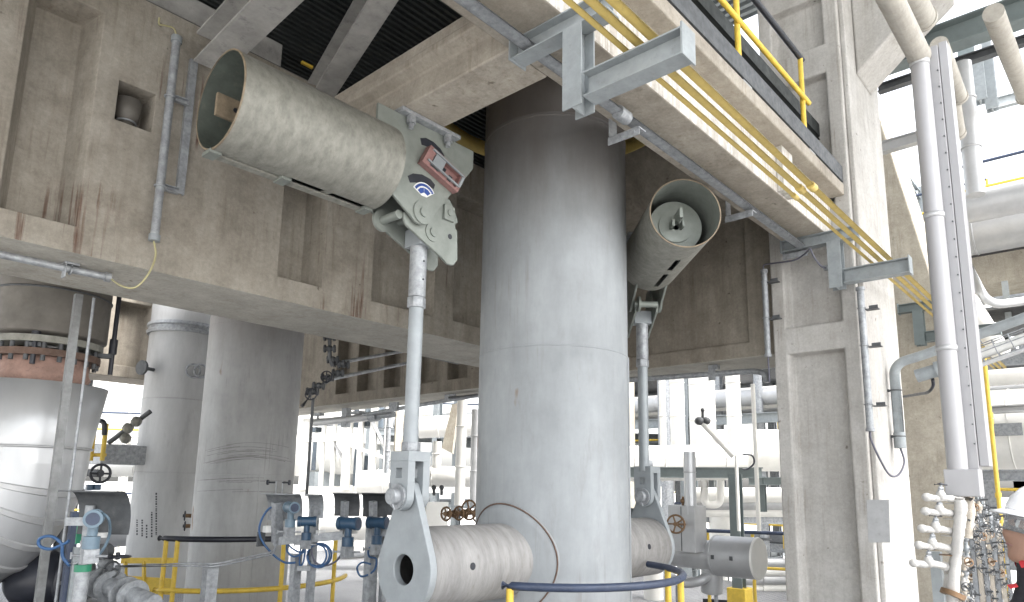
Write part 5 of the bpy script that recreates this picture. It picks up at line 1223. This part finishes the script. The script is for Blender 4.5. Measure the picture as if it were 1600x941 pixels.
L=len(prof); mb.add(vs,[(k*n+i,k*n+(i+1)%n,(k+1)*n+(i+1)%n,(k+1)*n+i) for k in range(L-1) for i in range(n)],True)
hd=mb.build('head','skin',t); bmerge(hd.data); sb=hd.modifiers.new('s','SUBSURF'); sb.levels=1; sb.render_levels=2
for sg in (-1,1):
    MB().ball(hw(.075,.028*sg,0.0),.012,10).build('eye','label',t); MB().ball(hw(.086,.028*sg,0.0),.0045,8).build('pupil','black',t)
    MB().ball(hw(-.005,.078*sg,-.015),.03,10,(.6,.25,1)).build('ear','skin',t)
    MB().tube(smoothpath([hw(.082,.012*sg,.022),hw(.084,.03*sg,.027),hw(.072,.046*sg,.02)],4),.0035,5).build('eyebrow','hair',t)
MB().tube(smoothpath([hw(.076,-.022,-.075),hw(.088,-.0,-.073),hw(.076,.022,-.075)],4),.0042,6).build('mouth','red',t)
# glasses
mb=MB(); A=[];B=[]
for i in range(13):
    a=math.radians(-100+200*i/12); x=.10*math.cos(a)+.006; y=.080*math.sin(a); A.append(hw(x,y,.022)); B.append(hw(x,y,-.032))
mb.add(A+B,[(i,i+1,14+i,13+i) for i in range(12)],True); go=mb.build('safety_glasses','lens',t); so_=go.modifiers.new('s','SOLIDIFY'); so_.thickness=.002
MB().tube(A,.003,5).build('glasses_frame','label',t)
# helmet: dome + brim
mb=MB(); prof=[(.030,.122,.098),(.05,.125,.10),(.08,.120,.097),(.11,.104,.086),(.14,.078,.064),(.158,.045,.038),(.165,.004,.004)]
tl=lambda p:p
vs=[hw(math.cos(2*math.pi*i/32)*a-.01+ (z-.03)*-.10, math.sin(2*math.pi*i/32)*b_,z) for (z,a,b_) in prof for i in range(32)]
mb.add(vs,[(k*32+i,k*32+(i+1)%32,(k+1)*32+(i+1)%32,(k+1)*32+i) for k in range(len(prof)-1) for i in range(32)],True)
A=[];B=[]
for i in range(32):
    a=2*math.pi*i/32; c=math.cos(a); ext=.012+.03*max(0,c)**2
    A.append(hw(c*.121-.01,math.sin(a)*.097,.034)); B.append(hw(c*(.121+ext)-.01,math.sin(a)*(.097+.014),.026-.012*max(0,c)))
mb.add(A+B,[(i,(i+1)%32,32+(i+1)%32,32+i) for i in range(32)],True)
he=mb.build('helmet','helmet',t); so_=he.modifiers.new('s','SOLIDIFY'); so_.thickness=.003
MB().bar(hw(-.11,0,.155),hw(.07,0,.168),.02,.012).build('helmet_ridge','helmet',t)
# gaiter with red patches
mb=MB(); prof=[(-.30,.105,.12),(-.24,.08,.085),(-.18,.072,.072),(-.13,.076,.072),(-.10,.080,.075),(-.085,.078,.076)]
def gp(z,a,rf,rs_): return hw(math.cos(a)*rf-.022+ (z+.085)*.12,math.sin(a)*rs_,z)
vs=[gp(z,2*math.pi*i/32,a,b_) for (z,a,b_) in prof for i in range(32)]
mb.add(vs,[(k*32+i,k*32+(i+1)%32,(k+1)*32+(i+1)%32,(k+1)*32+i) for k in range(len(prof)-1) for i in range(32)],True)
ga=mb.build('neck_gaiter','cloth_k',t)
rg_=random.Random(2)
mb=MB()
for k in range(16):
    a0=rg_.uniform(0,6.28); z0_=rg_.uniform(-.23,-.1); pl=[]
    for j in range(7):
        an=j/7*6.28; rr_=rg_.uniform(.008,.017); a=a0+math.cos(an)*rr_/.075; z=z0_+math.sin(an)*rr_
        rf=.0765+(.004 if z>-.13 else 0)+ (0.02 if z<-.2 else 0); pl.append(gp(z,a,rf+.003,rf))
    mb.add(pl,[tuple(range(7))])
pr=mb.build('red_print','cloth_r',ga); pr['kind']='stuff'
# torso, arms and legs as one skinned body
sk=[(0,.0,-.30,.075),(0,0,-.42,.15),(-.01,0,-.60,.16),(-.01,0,-.78,.14),(0,0,-.88,.145)]
vsb=[];es=[];rsb=[]
def av(a,b_,c,r,par=None):
    vsb.append(hwb(a,b_,c)-V((HX,HY_,0))); rsb.append(r)
    if par is not None: es.append((par,len(vsb)-1))
    return len(vsb)-1
pel=av(-.02,0,-.90,.135); w1_=av(-.02,0,-.72,.125,pel); ch=av(-.03,0,-.48,.14,w1_); nk=av(-.03,0,-.30,.07,ch)
for sg in (-1,1):
    s0=av(-.03,sg*.17,-.36,.075,ch); e0=av(-.03,sg*.23,-.62,.055,s0); h0_=av(.12,sg*.20,-.82,.038,e0)
    k0=av(-.02,sg*.09,-.98,.095,pel); k1=av(.0,sg*.10,-1.22,.068,k0); k2=av(-.03,sg*.10,.03-Hc.z+.06,.05,k1); av(.10,sg*.10,-Hc.z+.045,.045,k2)
me=bpy.data.meshes.new('body'); me.from_pydata(vsb,es,[]); bo=bpy.data.objects.new('body',me); COL.objects.link(bo); bo.parent=t
md=bo.modifiers.new('skin','SKIN'); md.use_smooth_shade=True
for i,r_3 in enumerate(rsb): me.skin_vertices[0].data[i].radius=(r_3*(1.0),r_3*1.0)
me.skin_vertices[0].data[0].use_root=True
ss=bo.modifiers.new('sub','SUBSURF'); ss.levels=1; ss.render_levels=2; me.materials.append(M['navy'])

# ---- small things under the dark deck
MB().box(on(470,100,2,4.95),on(505,85,2,4.95)+V((.05,.22,.02))).build('yellow_plate','yellow',label='small yellow plate under the dark deck above the left spring can',category='plate')
t=thing('cable_tray',on(1010,270,2,4.4),'pale perforated cable tray in the dark behind the girder, above the right spring can','cable tray')
a=on(966,284,0,6.2); b=on(1060,252,0,6.2); zz=(a.z+b.z)/2
MB().bar((6.2,a.y,zz-.03),(6.2,b.y-.3,zz-.03),.01,.03).bar((6.3,a.y,zz-.03),(6.3,b.y-.3,zz-.03),.01,.03).build('side_rail','galv',t)
for k in range(26): 
    y=a.y+(b.y-.3-a.y)*(k+.5)/26; MB().box((6.19,y-.008,zz-.02),(6.31,y+.008,zz-.012)).build('rung','alud',t)
t=thing('floor_grating',on(300,5,2,5.0),'yellow striped grating piece at the top left above the brown beam','grating')
for k in range(9):
    p0=on(268+k*8.5,-14+k*4.6,2,4.99); MB().box((p0.x,p0.y-.02,4.98),(p0.x+.03,p0.y+.35,5.0)).build('grating_bar','yellow' if k%2 else 'ypipe',t)

# ================================================================== DENSER FAR PLANT
def farframe(org,ux,uy,nx,sx,levels,mat,label,wd=.22,depthn=2,sy=4,gr=True):
    t=thing('process_structure',V((org[0],org[1],-6)),label,'steel structure')
    o=V((org[0],org[1],0)); ux=V(ux).normalized(); uy=V(uy).normalized()
    for i in range(nx):
        for j in range(depthn):
            p=o+ux*sx*i+uy*sy*j; MB().ibeam((p.x,p.y,-6),(p.x,p.y,levels[-1]),wd,wd,.02,.02,X3).build('post',mat,t)
    for z in levels:
        for j in range(depthn):
            a=o+uy*sy*j+Z3*z; MB().ibeam(a,a+ux*sx*(nx-1),wd,wd*.6,.02,.02).build('beam',mat,t)
        if gr:
            a=o+Z3*(z+wd*.6); b=a+ux*sx*(nx-1)+uy*sy
            MB().bar(a+uy*sy/2,a+uy*sy/2+ux*sx*(nx-1),sy,.05).build('grating_floor_panel','darksteel',t)
        for k in (0,1):
            a=o+Z3*(z+1.1-.5*k)-uy*.05; MB().cyl(a,a+ux*sx*(nx-1),.03,n=6).build('guard_rail','yellow' if k else 'navy',t)
        for i in range(nx*2-1):
            a=o+ux*sx*i/2-uy*.05+Z3*z; MB().cyl(a,a+Z3*1.1,.03,n=6).build('guard_post','yellow',t)
    for i in range(nx-1):
        if i%2==0: MB().bar(o+ux*sx*i+Z3*levels[0],o+ux*sx*(i+1)+Z3*levels[1],.12,.12).build('brace',mat,t)
    return t
farframe((15.5,21),(1,-1,0),(1,1,0),5,3.2,(1.0,3.6,6.4),'bluegrey','grey steel process structure with dark walkways, far behind the central gap')
farframe((19,2),(0,1,0),(1,0,0),5,3.5,(.2,2.6,5.2,8),'galv','grey steel structure with stacked walkways far beyond the right spring hanger rod')
farframe((15,-7),(0,1,0),(1,0,0),4,3.0,(1.2,4.1,6.8),'galv','grey steel structure with yellow rails far right behind the riveted duct')
rg2=random.Random(11)
pl=['thin','thin','medium','stout','medium','thin','stout','thin','medium','thin','stout','medium']
for i in range(12):
    x=16.2+rg2.uniform(0,2.2); y=2.5+i*1.15; r_4={'thin':.06,'medium':.11,'stout':.19}[pl[i]]
    z1_=(5.2,2.6)[i%2]
    t=thing('vertical_pipe',(x,y,-6),'%s %s riser pipe on the far grey structure, %s from its right end'%(('grey','white')[i%2],pl[i],'first second third fourth fifth sixth seventh eighth ninth tenth eleventh twelfth'.split()[i]),'pipe','riser pipes on the far grey structure')
    MB().cyl((x,y,-6),(x,y,z1_),r_4,n=12).build('pipe_shell',('galv','white')[i%2],t)
    for z in (.5,2.2): MB().cyl((x,y,z),(x,y,z+.06),r_4*1.5,n=12).build('flange','darksteel',t)

# scuff bands on the wide left pipe
t=[o for o in COL.objects if o.name.startswith('riser_pipe') and 'wide weathered' in o.get('label','')][0]
rg3=random.Random(4); mb=MB()
for k in range(26):
    px=rg3.uniform(308,370); ln=rg3.uniform(40,100); py=rg3.uniform(706,732)+(0 if k<18 else 40); ph=rg3.uniform(-.3,.3); prev=None
    for j in range(22):
        x=px+ln*j/21
        y=py-15*math.sin((x-305)/155*math.pi*.9+ph*.3)*(1 if k<18 else .25)
        a=onpipe(x,y,P3,.5765); b=onpipe(x,y+rg3.uniform(.35,.75),P3,.5765)
        if a and b:
            if prev: mb.add([prev[0],a,b,prev[1]],[(0,1,2,3)])
            prev=(a,b)
        else: prev=None
mb.build('scuff_marks','scuff',t,kind='stuff')
farframe(tuple(dp(235,700,21))[:2],(-.75,.66,0),(.66,.75,0),4,3.4,(0.2,2.6,5.2),'galv','grey steel structure with walkways far behind the clad elbow at the left',sy=3)

# dark pump set under the elbow
c=dp(88,905,5.3); t=thing('pump',(c.x,c.y,.3),'dark pump casing with a round flange low beneath the aluminium elbow','pump')
MB().lathe(c-rtn*.30,rtn,[(0,.0),(0,.16),(.05,.20),(.30,.22),(.42,.17),(.42,.24),(.46,.24),(.46,0)],28).build('casing','black',t)
MB().box(V((c.x-.3,c.y-.25,0)),V((c.x+.3,c.y+.25,c.z-.18))).build('base','darksteel',t,bevel=.01)
for k in range(8):
    a=k*math.pi/4; p=c+rtn*.17+fhn*.205*math.cos(a)+Z3*.205*math.sin(a); MB().cyl(p-rtn*.03,p+rtn*.03,.014,n=6).build('bolt','galvd',t)
MB().cyl(c+Z3*.15,c+Z3*.42,.05,n=14).build('discharge_pipe','darksteel',t)
